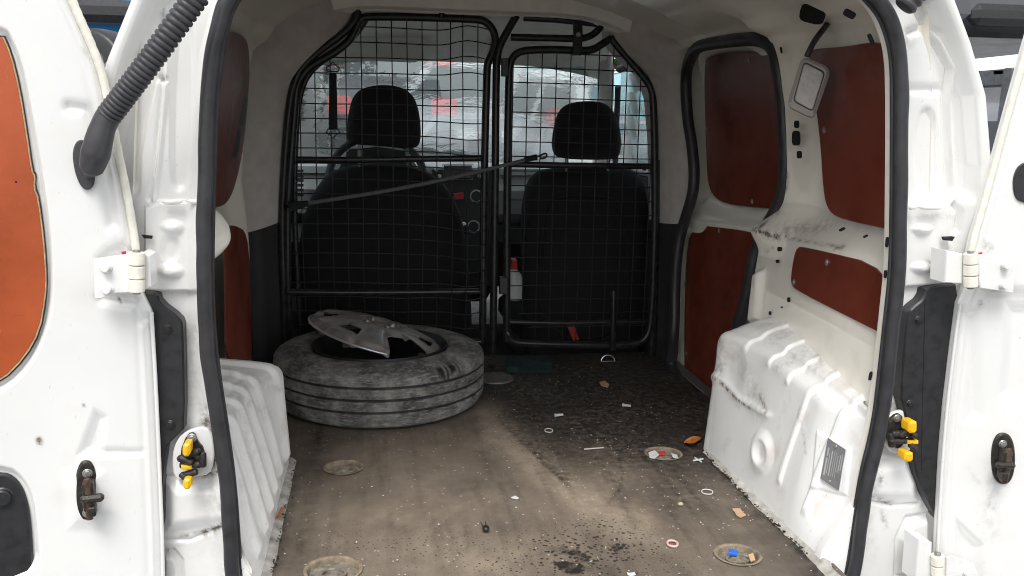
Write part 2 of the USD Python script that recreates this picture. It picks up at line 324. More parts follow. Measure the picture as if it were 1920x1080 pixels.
# worn plywood floor: attributes dust (pale), dirt (dark), drops (density of damp spots)
mat('floor_board', {'tc': ('texture_coordinate', {}),
    'n1': ('noise_texture', {'scale': 5., 'detail': 7.0, 'roughness': .62}), 'r1': ('rgb_ramp', {'ramp': [(.3, (.062, .049, .039)), (.5, (.125, .101, .080)), (.72, (.205, .170, .133))]}),
    'map': ('mapping', {'scale': (30., 5., 1.)}), 'n5': ('noise_texture', {'scale': 4., 'detail': 4.0}), 'r5': ('map_range', {'from_min': .35, 'from_max': .7, 'to_min': 0., 'to_max': .25, 'clamp': True}),
    'x5': ('mix', {'color2': (.05, .041, .034)}),
    'dust': ('attribute', {'attribute': 'dust'}), 'n2': ('noise_texture', {'scale': 22., 'detail': 6.0, 'roughness': .6}), 'r2': ('map_range', {'from_min': .25, 'from_max': .7, 'to_min': .45, 'to_max': 1.1, 'clamp': True}),
    'm2': ('math', {'math_type': 'multiply', 'use_clamp': True}), 'x2': ('mix', {'color2': (.30, .243, .182)}),
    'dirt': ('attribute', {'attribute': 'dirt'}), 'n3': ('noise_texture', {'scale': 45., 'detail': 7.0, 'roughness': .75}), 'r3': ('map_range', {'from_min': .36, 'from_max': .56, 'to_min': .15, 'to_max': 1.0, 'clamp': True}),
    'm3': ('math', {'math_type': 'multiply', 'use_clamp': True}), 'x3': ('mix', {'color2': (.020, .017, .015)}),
    'drops': ('attribute', {'attribute': 'drops'}), 'nd': ('noise_texture', {'scale': 60., 'detail': 2.0}), 'mixv': ('mix', {'mix_type': 'add', 'fac': .012}),
    'v': ('voronoi_texture', {'dimensions': '2D', 'scale': 110.}), 'vs': ('separate_color', {}), 'vp': ('math', {'math_type': 'power', 'value2': 1.6}), 'vm': ('math', {'math_type': 'multiply'}), 'ms': ('math', {'math_type': 'multiply', 'value2': .62}), 'sub': ('math', {'math_type': 'subtract'}),
    'rd': ('map_range', {'from_min': -.04, 'from_max': .04, 'to_min': 0., 'to_max': .85, 'clamp': True}), 'x4': ('mix', {'color2': (.012, .010, .009)}),
    'v2': ('voronoi_texture', {'dimensions': '2D', 'scale': 130.}), 'sep': ('separate_color', {}), 'lt': ('math', {'math_type': 'less_than', 'value2': .014}), 'v2r': ('map_range', {'from_min': .28, 'from_max': .2, 'to_min': 0., 'to_max': 1., 'clamp': True}), 'mm': ('math', {'math_type': 'multiply'}), 'x6': ('mix', {'color2': (.45, .42, .37)}),
    'b': ('bump', {'strength': .35, 'distance': .003}),
    'p': ('principled_bsdf', {'roughness': .62, 'specular_ior_level': .35})},
   [('tc.object', 'n1.vector'), ('n1.fac', 'r1.fac'), ('tc.object', 'map.vector'), ('map.vector', 'n5.vector'), ('n5.fac', 'r5.value'), ('r1.color', 'x5.color1'), ('r5.result', 'x5.fac'),
    ('tc.object', 'n2.vector'), ('n2.fac', 'r2.value'), ('dust.fac', 'm2.value1'), ('r2.result', 'm2.value2'), ('x5.color', 'x2.color1'), ('m2.value', 'x2.fac'),
    ('tc.object', 'n3.vector'), ('n3.fac', 'r3.value'), ('dirt.fac', 'm3.value1'), ('r3.result', 'm3.value2'), ('x2.color', 'x3.color1'), ('m3.value', 'x3.fac'),
    ('tc.object', 'v.vector'), ('drops.fac', 'ms.value1'), ('v.color', 'vs.color'), ('vs.r', 'vp.value1'), ('vp.value', 'vm.value1'), ('ms.value', 'vm.value2'), ('vm.value', 'sub.value1'), ('v.distance', 'sub.value2'), ('sub.value', 'rd.value'), ('x3.color', 'x4.color1'), ('rd.result', 'x4.fac'),
    ('tc.object', 'v2.vector'), ('v2.color', 'sep.color'), ('sep.r', 'lt.value1'), ('v2.distance', 'v2r.value'), ('lt.value', 'mm.value1'), ('v2r.result', 'mm.value2'), ('x4.color', 'x6.color1'), ('mm.value', 'x6.fac'),
    ('x6.color', 'p.base_color'), ('n3.fac', 'b.height'), ('b.normal', 'p.normal')])
# dusty tyre rubber
mat('tyre_rubber', {'tc': ('texture_coordinate', {}), 'n': ('noise_texture', {'scale': 16., 'detail': 8.0, 'roughness': .72}), 'r': ('rgb_ramp', {'ramp': [(.36, (.030, .030, .030)), (.5, (.115, .112, .105)), (.66, (.26, .25, .23))]}),
    'map': ('mapping', {'scale': (1., 1., 5.)}), 'n2': ('noise_texture', {'scale': 40., 'detail': 6.0, 'roughness': .7}), 'r2': ('map_range', {'from_min': .5, 'from_max': .66, 'to_min': 0., 'to_max': .7, 'clamp': True}), 'x': ('mix', {'color2': (.33, .315, .29)}),
    'at': ('attribute', {'attribute': 'dirt'}), 'x2': ('mix', {'color2': (.008, .008, .008)}), 'b': ('bump', {'strength': .3, 'distance': .003}), 'p': ('principled_bsdf', {'roughness': .75})},
   [('tc.object', 'n.vector'), ('n.fac', 'r.fac'), ('tc.object', 'map.vector'), ('map.vector', 'n2.vector'), ('n2.fac', 'r2.value'), ('r.color', 'x.color1'), ('r2.result', 'x.fac'),
    ('x.color', 'x2.color1'), ('at.fac', 'x2.fac'), ('x2.color', 'p.base_color'), ('n2.fac', 'b.height'), ('b.normal', 'p.normal')])

# ================================================================== the ground
gx = 80
obj('ground', grid(np.array([[(x, y, -.55) for y in np.linspace(-gx, gx, 9)] for x in np.linspace(-gx, gx, 9)]), flip=False), 'asphalt', smooth=False, kind='structure')

# ================================================================== the van
VAN = thing('cargo_van', 'white cargo van seen through its open rear doors into the dirty load bay', 'van')

# --- seal curves of the rear opening, (px, py) centre line in the plane y = 0
SEAL_L = [(426, 0), (413, 40), (400, 100), (391, 200), (388, 300), (384, 400), (383, 500), (385, 600), (395, 700), (411, 800), (425, 900), (433, 1000), (437, 1080)]
SEAL_R = [(1645, 0), (1668, 37), (1686, 100), (1687, 200), (1686, 350), (1684, 500), (1673, 600), (1662, 700), (1650, 800), (1624, 900), (1610, 1000), (1597, 1080)]
sl = np.array([on(x, y, 1, 0.) for x, y in SEAL_L]); sr = np.array([on(x, y, 1, 0.) for x, y in SEAL_R])
top = np.array([(-.475, 0, 1.03), (-.42, 0, 1.075), (-.33, 0, 1.10), (0, 0, 1.115), (.35, 0, 1.10), (.44, 0, 1.07)])
bl, br = sl[-1], sr[-1]
bottom = np.array([(br[0]-.010, 0, br[2]-.06), (br[0]-.022, 0, br[2]-.14), (br[0]-.06, 0, br[2]-.21), (br[0]-.14, 0, br[2]-.24), (0, 0, bl[2]-.25), (bl[0]+.14, 0, bl[2]-.24), (bl[0]+.06, 0, bl[2]-.21), (bl[0]+.022, 0, bl[2]-.14), (bl[0]+.010, 0, bl[2]-.06)])
LOOP = chaikin(np.vstack([sl[::-1], top, sr, bottom]), 3)
sx_l = lambda z: np.interp(z, sl[::-1, 2], sl[::-1, 0]); sx_r = lambda z: np.interp(z, sr[::-1, 2], sr[::-1, 0])
cen = np.array([0.01, 0, .5])
tt = np.roll(LOOP, -1, 0)-np.roll(LOOP, 1, 0); tt /= np.linalg.norm(tt, axis=1, keepdims=True)
nin = np.stack([-tt[:, 2], 0*tt[:, 0], tt[:, 0]], 1); nin *= np.sign(((cen-LOOP)*nin).sum(1))[:, None]
wob = (fbm(LOOP*14, 2, 3)-.5)*.004
SEALC = LOOP+nin*wob[:, None]+np.array([0, -.004, 0])
sealm = tube(SEALC, .0122, 14, closed=True)
lip = tube(LOOP+nin*.010+np.array([0, .006, 0]), .0045, 6, closed=True)
obj('door_seal', cat([sealm, lip]), 'rubber', VAN, smooth=True)
# flange the seal is pushed on: a lateral strip 30 mm deep and a return behind it
fl = np.stack([LOOP+nin*o+np.array([0, d, 0]) for o, d in ((.004, .0), (.007, .004), (.008, .012), (.006, .034), (.001, .042), (-.03, .055), (-.10, .065))], 1)
fl = np.concatenate([fl, fl[:1]], 0)
FL = obj('opening_flange', grid(fl), 'inner_paint', VAN, smooth=True, prim={'dirt': np.zeros(fl.shape[0]*fl.shape[1])})
def slot(px, py, w, h, ang, plane, parent, mat_='hole_black', name='hole', th=.002, n=14):
    a = np.arange(n)*2*np.pi/n; e = .55
    x = np.sign(np.cos(a))*abs(np.cos(a))**e*w/2; y = np.sign(np.sin(a))*abs(np.sin(a))**e*h/2; c, s_ = math.cos(math.radians(ang)), math.sin(math.radians(ang))
    return obj(name, plane.prism(np.stack([px+x*c-y*s_, py+x*s_+y*c], 1), .0, th, .0003), mat_, parent)
for px, py, w, h, ang in ((1662, 454, 5, 19, 5), (1659, 514, 5, 15, 5), (1631, 705, 5, 17, 12), (1632, 74, 7, 22, -25), (1592, 27, 24, 13, 28)):
    p = on(px, py, 1, .02); i = np.argmin(((LOOP-p)[:, [0, 2]]**2).sum(1)); slot(px, py, w, h, ang, Pl(LOOP[i]+nin[i]*.0080+[0, .018, 0], nin[i]+[0, -.05, 0]), FL)

# --- rear pillars (jamb), y = f(x, z) between the seal and the outer skin
def jamb(side):
    zs = np.linspace(-.12, 1.12, 420); us = np.linspace(0, 1.22, 190)
    if side < 0:
        oz = [(-.12, -.79), (0, -.79), (.45, -.785), (.65, -.775), (.74, -.765), (.884, -.713), (.971, -.674), (1.03, -.62), (1.12, -.50)]
    else:
        oz = [(-.12, .825), (0, .82), (.45, .815), (.65, .80), (.741, .792), (.863, .765), (.95, .725), (1.025, .683), (1.08, .62), (1.12, .55)]
    oz = np.array(oz); xo = np.interp(zs, oz[:, 0], oz[:, 1])-side*.022; xs = (sx_l if side < 0 else sx_r)(zs)
    xs = np.where(zs < .04, xs[np.argmin(abs(zs-.04))]+(zs-.04)*.12*side*0, xs)
    U, Z = np.meshgrid(us, zs, indexing='ij'); u1 = np.minimum(U, 1)
    X = xs[None]+side*.004+(xo-xs-side*.004)[None]*u1
    Y = .020+.022*sstep(0, .18, U)-.0*U
    Y += .030*sstep(.55, .62, U)*(1-sstep(.84, .93, U))*(Z > .67)*sstep(.67, .70, Z)*0.6
    Y -= .030*sstep(.70, .98, U)
    wrap = np.clip((U-1)/.22, 0, 1); X = X+side*.022*np.sin(wrap*np.pi/2); Y = Y+.16*wrap**2
    px, py = proj(np.stack([X, Y, Z], -1))
    D = np.zeros_like(X)
    if side < 0:
        hp = [(272, 388), (300, 376), (420, 376), (420, 546), (272, 546)]
        Y -= .010*sstep(-1, 4, inside_d(px, py, hp))
        for cx, cy, rx, ry in ((326, 424, 26, 13), (322, 506, 30, 14)): Y -= .010*(1-sstep(.3, 1, ell(px, py, cx, cy, rx, ry)))
        Y += .006*(1-sstep(.4, 1, ell(px, py, 322, 465, 22, 34)))
        Y += .006*np.exp(-(seg_dist(px, py, [(304, 20), (306, 120), (300, 200), (290, 300), (280, 372)])/4.)**2)
        Y -= .005*np.exp(-(seg_dist(px, py, [(312, 20), (314, 120), (308, 200), (298, 300), (288, 372)])/5.)**2)
        Y += .010*sstep(0, 14, inside_d(px, py, chaikin([(320, 30), (352, 20), (372, 60), (366, 350), (330, 366), (312, 340)], 3)))*.8
        Y += .008*np.exp(-(seg_dist(px, py, [(270, 140), (310, 150)])/5)**2)
        lo = [(306, 900), (330, 893), (398, 893), (440, 893), (440, 985), (380, 990), (306, 1000)]
        Y -= .016*sstep(0, 30, inside_d(px, py, lo))
        Y += .005*np.exp(-(seg_dist(px, py, [(300, 893), (360, 893), (400, 888), (430, 880)])/3.)**2)
        Y += .006*np.exp(-(seg_dist(px, py, [(300, 1013), (355, 1012), (390, 998), (430, 984)])/3.)**2)
        Y += .008*(1-sstep(0, 6, -inside_d(px, py, [(302, 1035), (325, 1032), (340, 1050), (344, 1110), (302, 1110)])))
        Y -= .014*sstep(2, 12, inside_d(px, py, [(302, 1035), (325, 1032), (340, 1050), (344, 1110), (302, 1110)]))
        for pts, r, a in (([(395, 775), (388, 800), (405, 815)], 15, 1.3), ([(408, 830), (404, 870)], 8, .8), ([(385, 1000), (412, 985)], 6, 1.5), ([(340, 1005), (395, 995)], 4, .8), ([(385, 890), (410, 886)], 5, 1.2), ([(345, 800), (330, 850)], 10, .35)):
            D += a*np.exp(-(seg_dist(px, py, pts)/r)**2)
    else:
        hp = [(1690, 376), (1765, 382), (1775, 420), (1775, 455), (1790, 470), (1785, 532), (1690, 538)]
        Y -= .010*sstep(-1, 4, inside_d(px, py, hp))
        for cx, cy, rx, ry in ((1722, 428, 24, 10), (1722, 500, 26, 11)): Y -= .010*(1-sstep(.3, 1, ell(px, py, cx, cy, rx, ry)))
        Y += .006*np.exp(-(seg_dist(px, py, [(1735, 60), (1760, 100), (1776, 130), (1768, 190), (1770, 260), (1778, 370)])/4.)**2)
        Y -= .006*np.exp(-(seg_dist(px, py, [(1742, 50), (1768, 95), (1786, 130), (1778, 190), (1780, 260), (1788, 370)])/5.)**2)
        Y += .007*sstep(0, 12, inside_d(px, py, chaikin([(1710, 200), (1764, 195), (1768, 380), (1710, 372)], 3)))
        Y += .008*np.exp(-(seg_dist(px, py, [(1706, 62), (1735, 50), (1760, 62)])/7)**2)
        Y += .006*np.exp(-(seg_dist(px, py, [(1710, 168), (1760, 168)])/8)**2)
        Y += .010*np.exp(-(seg_dist(px, py, [(1795, 430), (1800, 400), (1790, 385)])/5)**2)
        lo = [(1600, 862), (1702, 845), (1726, 900), (1722, 945), (1600, 940)]
        Y -= .016*sstep(0, 28, inside_d(px, py, lo))
        Y += .005*np.exp(-(seg_dist(px, py, [(1640, 842), (1670, 850), (1705, 852)])/3.)**2)
        Y += .006*np.exp(-(seg_dist(px, py, [(1620, 936), (1670, 948), (1722, 944)])/3.)**2)
        pk = [(1680, 1082), (1682, 1010), (1700, 970), (1745, 962), (1745, 1082)]
        Y += .008*(1-sstep(0, 6, -inside_d(px, py, pk))); Y -= .020*sstep(2, 14, inside_d(px, py, pk))
        for pts, r, a in (([(1630, 930), (1672, 945)], 6, 1.3), ([(1640, 860), (1645, 900)], 7, .7), ([(1668, 745), (1672, 770)], 5, .9), ([(1735, 490), (1738, 505)], 5, 1.2), ([(1730, 400), (1790, 410)], 6, .35), ([(1718, 40), (1700, 80)], 14, .35), ([(1655, 960), (1660, 990)], 6, .6)):
            D += a*np.exp(-(seg_dist(px, py, pts)/r)**2)
    D += .55*np.exp(-((U-.02)/.035)**2)*fbm(np.stack([Z*12, U*6, 0*Z], -1), 3, 4+side)+.8*np.exp(-(inside_d(px, py, hp)/2.2)**2)*fbm(np.stack([px/30, py/30, 0*Z], -1), 3, 2)+.30*np.clip(fbm(np.stack([px/60, py/160, 0*Z], -1), 4, 7)-.52, 0, 1)*4*(py > 560)
    m = grid(np.stack([X, Y, Z], -1), flip=(side < 0))
    return obj('rear_pillar', m, 'white_paint', VAN, smooth=True, prim={'dirt': D})
JL, JR = jamb(-1), jamb(1)
PJ = Pl((0, .028, 0), (0, -1, 0))                     # plane the pieces on the jamb are set out on
# weld lips above the hinge plates
for J, segs in ((JL, [((303, 379), (343, 377)), ((349, 377), (396, 380))]), (JR, [((1704, 390), (1716, 388)), ((1722, 388), (1766, 390))])):
    for a, b in segs:
        A, B = PJ.at(*a, .010), PJ.at(*b, .010); obj('weld_lip', tube(np.linspace(A, B, 9), .0042*np.array([.2, .8, 1, 1, 1, 1, 1, .8, .2]), 8), 'white_paint', J, smooth=True)
# drain holes above the plates
obj('gap_hole', PJ.prism([(265, 440), (286, 442), (285, 448), (270, 447)], .002, .004, .0003), 'hole_black', JL)
obj('gap_hole', PJ.prism([(1772, 445), (1791, 444), (1786, 452), (1774, 451)], .002, .013, .0003), 'hole_black', JR)
# black tail lamp back covers with screws
CL = obj('lamp_cover', PJ.prism(chaikin([(262, 546), (296, 550), (300, 568), (338, 596), (344, 612), (347, 802), (336, 814), (306, 842), (304, 1030), (262, 1030)], 1), -.02, .012, .003), 'black_plastic', JL)
CR_ = obj('lamp_cover', PJ.prism(chaikin([(1738, 537), (1812, 532), (1812, 1000), (1772, 1000), (1722, 905), (1712, 860), (1694, 760), (1688, 745), (1700, 590), (1712, 576), (1733, 560)], 1), -.02, .012, .003), 'black_plastic', JR)
for C_, pts in ((CL, [(314, 618), (320, 797)]), (CR_, [(1722, 600), (1706, 757)])):
    for x, y in pts:
        obj('screw', cat([PJ.cyl(x, y, .0085, .011, .0135), PJ.cyl(x, y-1, .0055, .0135, .017, n=6), PJ.cyl(x, y-1, .0025, .016, .0178, n=8)]), 'black_plastic', C_)
obj('rib', tube([PJ.at(1735, 560, .011), PJ.at(1730, 760, .011), PJ.at(1728, 880, .011)], .0025, 6), 'black_plastic', CR_)

# --- inner side walls, x = f(y, z)
ZP = np.array([(-.2, .70), (.4, .71), (.62, .735), (.85, .715), (1.0, .69), (1.06, .655), (1.11, .58), (1.15, .47), (1.19, .30)])
def wall_x(y, z): return np.interp(z, ZP[:, 0], ZP[:, 1])-.048*(1-sstep(.0, .75, y))
def wall_hit(px, py, side, off=0.):
    d = ray(px, py); x = .7*side
    for _ in range(30):
        p = EYE+d*((x-EYE[0])/d[0]); x = .6*x+.4*side*(wall_x(p[1], p[2])+off)
    return p
RD = [(1300, 92), (1325, 82), (1380, 75), (1422, 72), (1446, 82), (1459, 112), (1470, 200), (1475, 300), (1472, 362), (1455, 398), (1424, 446), (1406, 520), (1392, 590), (1380, 650), (1335, 742), (1272, 690), (1266, 640), (1264, 560), (1269, 480), (1278, 425), (1297, 375), (1303, 330), (1294, 250), (1286, 190), (1285, 130)]
RD3 = np.array([wall_hit(x, y, 1) for x, y in RD])
RD3[13:16] = [(.69, .88, .12), (.69, .92, -.02), (.69, 1.36, -.02)]
RDc = chaikin(RD3, 2)
def side_wall(side):
    ny, nz = 300, 250
    ys, zs = np.linspace(.045, 1.52, ny), np.linspace(-.06, 1.185, nz); Yg, Zg = np.meshgrid(ys, zs, indexing='ij')
    X = wall_x(Yg, Zg); P = np.stack([side*X, Yg, Zg], -1); px, py = proj(P); D = np.zeros_like(X)
    if side > 0:
        inop = inside_d(Yg, Zg, RDc[:, 1:])
        # cant rail, C pillar, belt shelf, recesses behind the boards
        X = X-.030*sstep(1.015, 1.035, Zg)*(Yg < 1.40)
        X = X-.040*sstep(.02, .07, -inop)*(1-sstep(.08, .22, -inop))*sstep(.48, .56, Zg)*(Yg < 1.1)
        X = X-.050*(1-sstep(.535, .605, Zg))*(1-sstep(.70, .80, Yg))
        X = X-.02*sstep(0, 8, inside_d(px, py, [(1452, 510), (1474, 500), (1466, 600), (1440, 610)]))
        for pts, r, a in (([(1480, 420), (1475, 432), (1500, 445)], 7, 1.1), ([(1515, 430), (1560, 425)], 14, .55), ([(1470, 430), (1520, 448), (1600, 462)], 3, .8), ([(1602, 466), (1610, 464)], 5, 1.), ([(1475, 350), (1490, 400)], 4, .5), ([(1505, 325), (1503, 350), (1490, 378)], 2, 1.2), ([(1470, 475), (1490, 463)], 2, .8)):
            D += a*np.exp(-(seg_dist(px, py, pts)/r)**2)
        mask = inop[:-1, :-1] < .004
    else:
        X = X-.132*(1-sstep(.05, 1, ell(Yg, Zg, .20, .60, .145, .13)))
        X = X-.03*sstep(.98, 1.03, Zg)
        X = X-.05*np.exp(-((Yg-1.28)/.07)**2)*sstep(-.1, .6, Zg)
        mask = None
    m = grid(np.stack([side*X, Yg, Zg], -1), mask, flip=(side < 0))
    v, f = m; used = np.unique(f); rm = np.full(len(v), -1); rm[used] = np.arange(len(used))
    return obj('side_wall', (v[used], rm[f]), 'inner_paint', VAN, smooth=True, prim={'dirt': D.ravel()[used]})
WR, WL = side_wall(1), side_wall(-1)

SDZ, SDX = [-.2, .4, .62, .85, 1.0, 1.12], [.755, .765, .775, .755, .725, .67]
def board(pxs, side, parent, off=-.012, th=.006, lbl=None, x_flat=None, bolts=(), smooth_n=2):
    """a plywood lining board fixed to a wall: its plane is fitted to the wall behind it"""
    def dhit(a, b):
        x = .74
        for _ in range(20): p = on(a, b, 0, x); x = .5*x+.5*(np.interp(p[2], SDZ, SDX)-x_flat)
        return p
    P = np.array([wall_hit(x, y, side, off) if x_flat is None else dhit(x, y) for x, y in pxs])
    c = P.mean(0); n = np.linalg.svd(P-c)[2][2]; n = n*(-side*np.sign(n[0]))
    pl = Pl(c, n); p2 = chaikin(np.array(pxs, float), smooth_n)
    o = obj('board', pl.prism(p2, 0, th, .0012), 'board_shaded', parent, label=lbl)
    for x, y in bolts:
        obj('bolt', cat([pl.cyl(x, y, .0075, th, th+.0015), pl.cyl(x, y, .0045, th+.0015, th+.004, n=6)]), 'bolt_steel', o)
    return o, pl
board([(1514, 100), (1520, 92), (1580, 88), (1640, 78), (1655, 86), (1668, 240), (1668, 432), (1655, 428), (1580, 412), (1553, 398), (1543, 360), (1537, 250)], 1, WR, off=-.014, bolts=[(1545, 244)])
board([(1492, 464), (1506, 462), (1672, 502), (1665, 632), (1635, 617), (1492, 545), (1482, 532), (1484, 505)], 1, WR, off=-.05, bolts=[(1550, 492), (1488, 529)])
# holes and slots in the pillar
def wplane(px, py, side, off):
    p = wall_hit(px, py, side, off); return Pl(p, (-side, -.12, 0))
for px, py, w, h, ang, off in ((1493, 233, 9, 14, 0, -.046), (1492, 259, 15, 28, 0, -.046), (1498, 290, 9, 14, 0, -.046), (1464, 94, 3, 12, -8, -.046), (1461, 467, 8, 8, 0, -.056), (1457, 490, 6, 6, 0, -.056), (1478, 562, 5, 9, 0, -.056), (1465, 576, 3, 3, 0, -.056), (1443, 587, 4, 7, 0, -.056), (1578, 430, 12, 5, -28, -.075), (1622, 443, 9, 4, -28, -.075)):
    slot(px, py, w, h, ang, wplane(px, py, 1, off), WR)
slot(1522, 26, 46, 36, 14, wplane(1525, 28, 1, -.036), WR, name='lamp_aperture', th=.004)
# left wall boards and handles
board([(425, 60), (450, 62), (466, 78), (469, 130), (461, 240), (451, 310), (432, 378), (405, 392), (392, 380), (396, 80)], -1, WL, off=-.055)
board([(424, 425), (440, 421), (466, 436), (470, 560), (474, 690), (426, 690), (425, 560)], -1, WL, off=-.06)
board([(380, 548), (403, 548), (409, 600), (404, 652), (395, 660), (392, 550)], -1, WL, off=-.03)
for px, py, w, h in ((455, 157, 8, 12), (451, 208, 20, 58), (441, 268, 17, 56)):
    slot(px, py, w, h, 8, wplane(px, py, -1, -.064), WL, mat_='black_plastic', name='board_clip', th=.006)

# --- sliding door behind the opening
SD = None
def sliding_door():
    ys, zs = np.linspace(.72, 1.62, 150), np.linspace(-.12, 1.12, 170); Yg, Zg = np.meshgrid(ys, zs, indexing='ij')
    X = np.interp(Zg, [-.2, .4, .62, .85, 1.0, 1.12], [.755, .765, .775, .755, .725, .67])
    px, py = proj(np.stack([X, Yg, Zg], -1))
    X = X-.020*(1-sstep(-14, 4, inside_d(px, py, chaikin([(1316, 96), (1440, 92), (1482, 250), (1480, 396), (1345, 378), (1322, 330)], 2))))
    X = X-.016*np.exp(-((py-415-.12*(px-1330))/9.)**2)
    X = X+.03*np.exp(-(seg_dist(px, py, [(1308, 95), (1316, 230), (1326, 370)])/6)**2)
    return obj('sliding_door', grid(np.stack([X, Yg, Zg], -1)), 'inner_paint', VAN, smooth=True, prim={'dirt': 0*X})
SD = sliding_door()
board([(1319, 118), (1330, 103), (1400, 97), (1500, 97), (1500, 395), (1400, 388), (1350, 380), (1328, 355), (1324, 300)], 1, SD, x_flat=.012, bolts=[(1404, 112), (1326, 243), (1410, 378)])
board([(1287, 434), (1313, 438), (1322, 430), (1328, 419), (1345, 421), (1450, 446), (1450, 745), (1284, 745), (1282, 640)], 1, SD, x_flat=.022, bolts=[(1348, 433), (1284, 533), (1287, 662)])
_sp = np.array([wall_hit(x, y, 1, -.034) for x, y in RD]); _sp[13:16] = RD3[13:16]-[.012, 0, 0]; sealp = chaikin(_sp, 3)
sealp = sealp+np.array([1, 0, 0])*((fbm(sealp*8, 2, 5)-.5)*.01)[:, None]
obj('sliding_door_seal', tube(sealp, .018, 12, closed=True), 'rubber', VAN, smooth=True)

# --- load floor: a worn plywood sheet with four lashing cups let in
CUPS = [(-.382, .574, .042), (.396, .577, .042), (-.388, .089, .048), (.367, .054, .040)]
def floor():
    xs, ys = np.arange(-.70, .7001, .005), np.arange(-.07, 1.56, .005); Xg, Yg = np.meshgrid(xs, ys, indexing='ij'); Z = 0*Xg
    Z = (fbm(np.stack([Xg*3, Yg*3, Z], -1), 3, 2)-.5)*.004
    px, py = proj(np.stack([Xg, Yg, Z], -1)); mask = np.ones((len(xs)-1, len(ys)-1), bool)
    xc, yc = Xg[:-1, :-1]+.0025, Yg[:-1, :-1]+.0025
    mask &= ~((yc < .10) & (abs(xc) > .555)) & ~((yc < .03) & (abs(xc) > .535))
    for cx, cy, r in CUPS: mask &= np.hypot(xc-cx, yc-cy) > r+.001
    n = fbm(np.stack([Xg*9, Yg*9, Z], -1), 4, 11); n2 = fbm(np.stack([Xg*28, Yg*28, Z], -1), 3, 5)
    g = lambda pts, r: np.exp(-(seg_dist(px, py, pts)/r)**2)
    B = lambda cx, cy, rx, ry: np.exp(-ell(px, py, cx, cy, rx, ry)**2)
    edge = sstep(-.2, 1, (px-(880+(py-740)*1.02)+90*(n-.5))/70)            # where the old overlay ended: darker to the right of this line
    dust = .55*B(760, 1000, 260, 120)+.75*g([(930, 800), (1010, 880), (1110, 950), (1200, 985)], 34)+.35*B(1010, 1060, 190, 60)+.35*B(1150, 900, 60, 60)+.3*B(760, 850, 130, 40)+.5*g([(905, 770), (1000, 870)], 18)+.45*B(1290, 1010, 120, 50)*.6+.3*g([(1075, 790), (1160, 760)], 16)
    dust = dust*(.15+1.3*n+.5*n2)*(.7+.6*fbm(np.stack([(Xg*np.cos(.6)-Yg*np.sin(.6))*40, (Xg*np.sin(.6)+Yg*np.cos(.6))*4, Z], -1), 3, 21))
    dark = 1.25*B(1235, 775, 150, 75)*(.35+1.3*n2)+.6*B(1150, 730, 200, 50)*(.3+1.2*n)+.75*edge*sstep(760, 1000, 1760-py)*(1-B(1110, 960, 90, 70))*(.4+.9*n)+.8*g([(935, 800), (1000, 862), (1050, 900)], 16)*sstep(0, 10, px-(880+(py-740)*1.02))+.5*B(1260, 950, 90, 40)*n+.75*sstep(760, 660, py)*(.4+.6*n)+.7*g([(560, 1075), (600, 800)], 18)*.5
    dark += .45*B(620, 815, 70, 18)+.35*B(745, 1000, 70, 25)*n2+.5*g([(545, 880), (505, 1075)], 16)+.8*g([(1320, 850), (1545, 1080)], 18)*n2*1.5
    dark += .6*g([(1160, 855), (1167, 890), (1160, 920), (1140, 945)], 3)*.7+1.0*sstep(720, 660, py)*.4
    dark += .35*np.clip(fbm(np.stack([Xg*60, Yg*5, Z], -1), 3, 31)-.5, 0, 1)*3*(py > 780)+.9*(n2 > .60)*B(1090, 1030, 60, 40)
    drops = .45*B(1060, 1050, 240, 55)+.65*B(1120, 1020, 90, 50)+.7*B(1190, 790, 160, 60)+.4*B(700, 1020, 190, 40)*.8+.5*B(1000, 830, 120, 40)*.7+.08
    drops = np.clip(drops, 0, .95)*(.6+.7*n2)
    drops = np.maximum(drops, 2.2*sstep(-3, 5, inside_d(px, py, chaikin([(1030, 1052), (1050, 1050), (1084, 1052), (1100, 1068), (1086, 1078), (1062, 1080), (1044, 1066)], 1))+10*(n2-.5)))
    dark = np.where(drops > 1, 1.6, dark)
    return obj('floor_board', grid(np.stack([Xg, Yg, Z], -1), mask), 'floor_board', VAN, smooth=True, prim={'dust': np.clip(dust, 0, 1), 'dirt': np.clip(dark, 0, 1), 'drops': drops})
FLOOR = floor()
for k, (cx, cy, r) in enumerate(CUPS):
    rr = np.random.default_rng(20+k); n = 36; a = np.arange(n)*2*np.pi/n
    jit = 1+.03*(rr.random(n)-.5)
    prof = [(r+.005, .0030), (r+.0005, .0035), (r-.002, .001), (r-.0045, -.017), (r*.55, -.019), (0, -.0185)]
    m = lathe(prof[:4], n, (cx, cy, 0)); obj('lashing_cup', m, 'cup_rim', FLOOR)
    rs, aa = np.linspace(0, r-.003, 12), np.linspace(0, 2*np.pi, 37)
    P = np.array([[(cx+q*np.cos(t), cy+q*np.sin(t), 0) for t in aa] for q in rs]); P[..., 2] = -.012+.008*fbm(P*60+k*3, 3, k)+.006*np.exp(-((P[..., 0]-cx)**2+(P[..., 1]-cy)**2)/(2*.012**2))
    obj('cup_dirt', grid(P), 'dusty_cup', FLOOR, smooth=True)
    t = np.linspace(0, 2*np.pi, 33)[:-1]; ring = np.stack([cx+.022*np.cos(t), cy+.016*np.sin(t)-.004, np.full_like(t, -.004)], 1)
    obj('lashing_ring', tube(ring, .0028, 8, closed=True), 'dusty_cup', FLOOR, smooth=True)
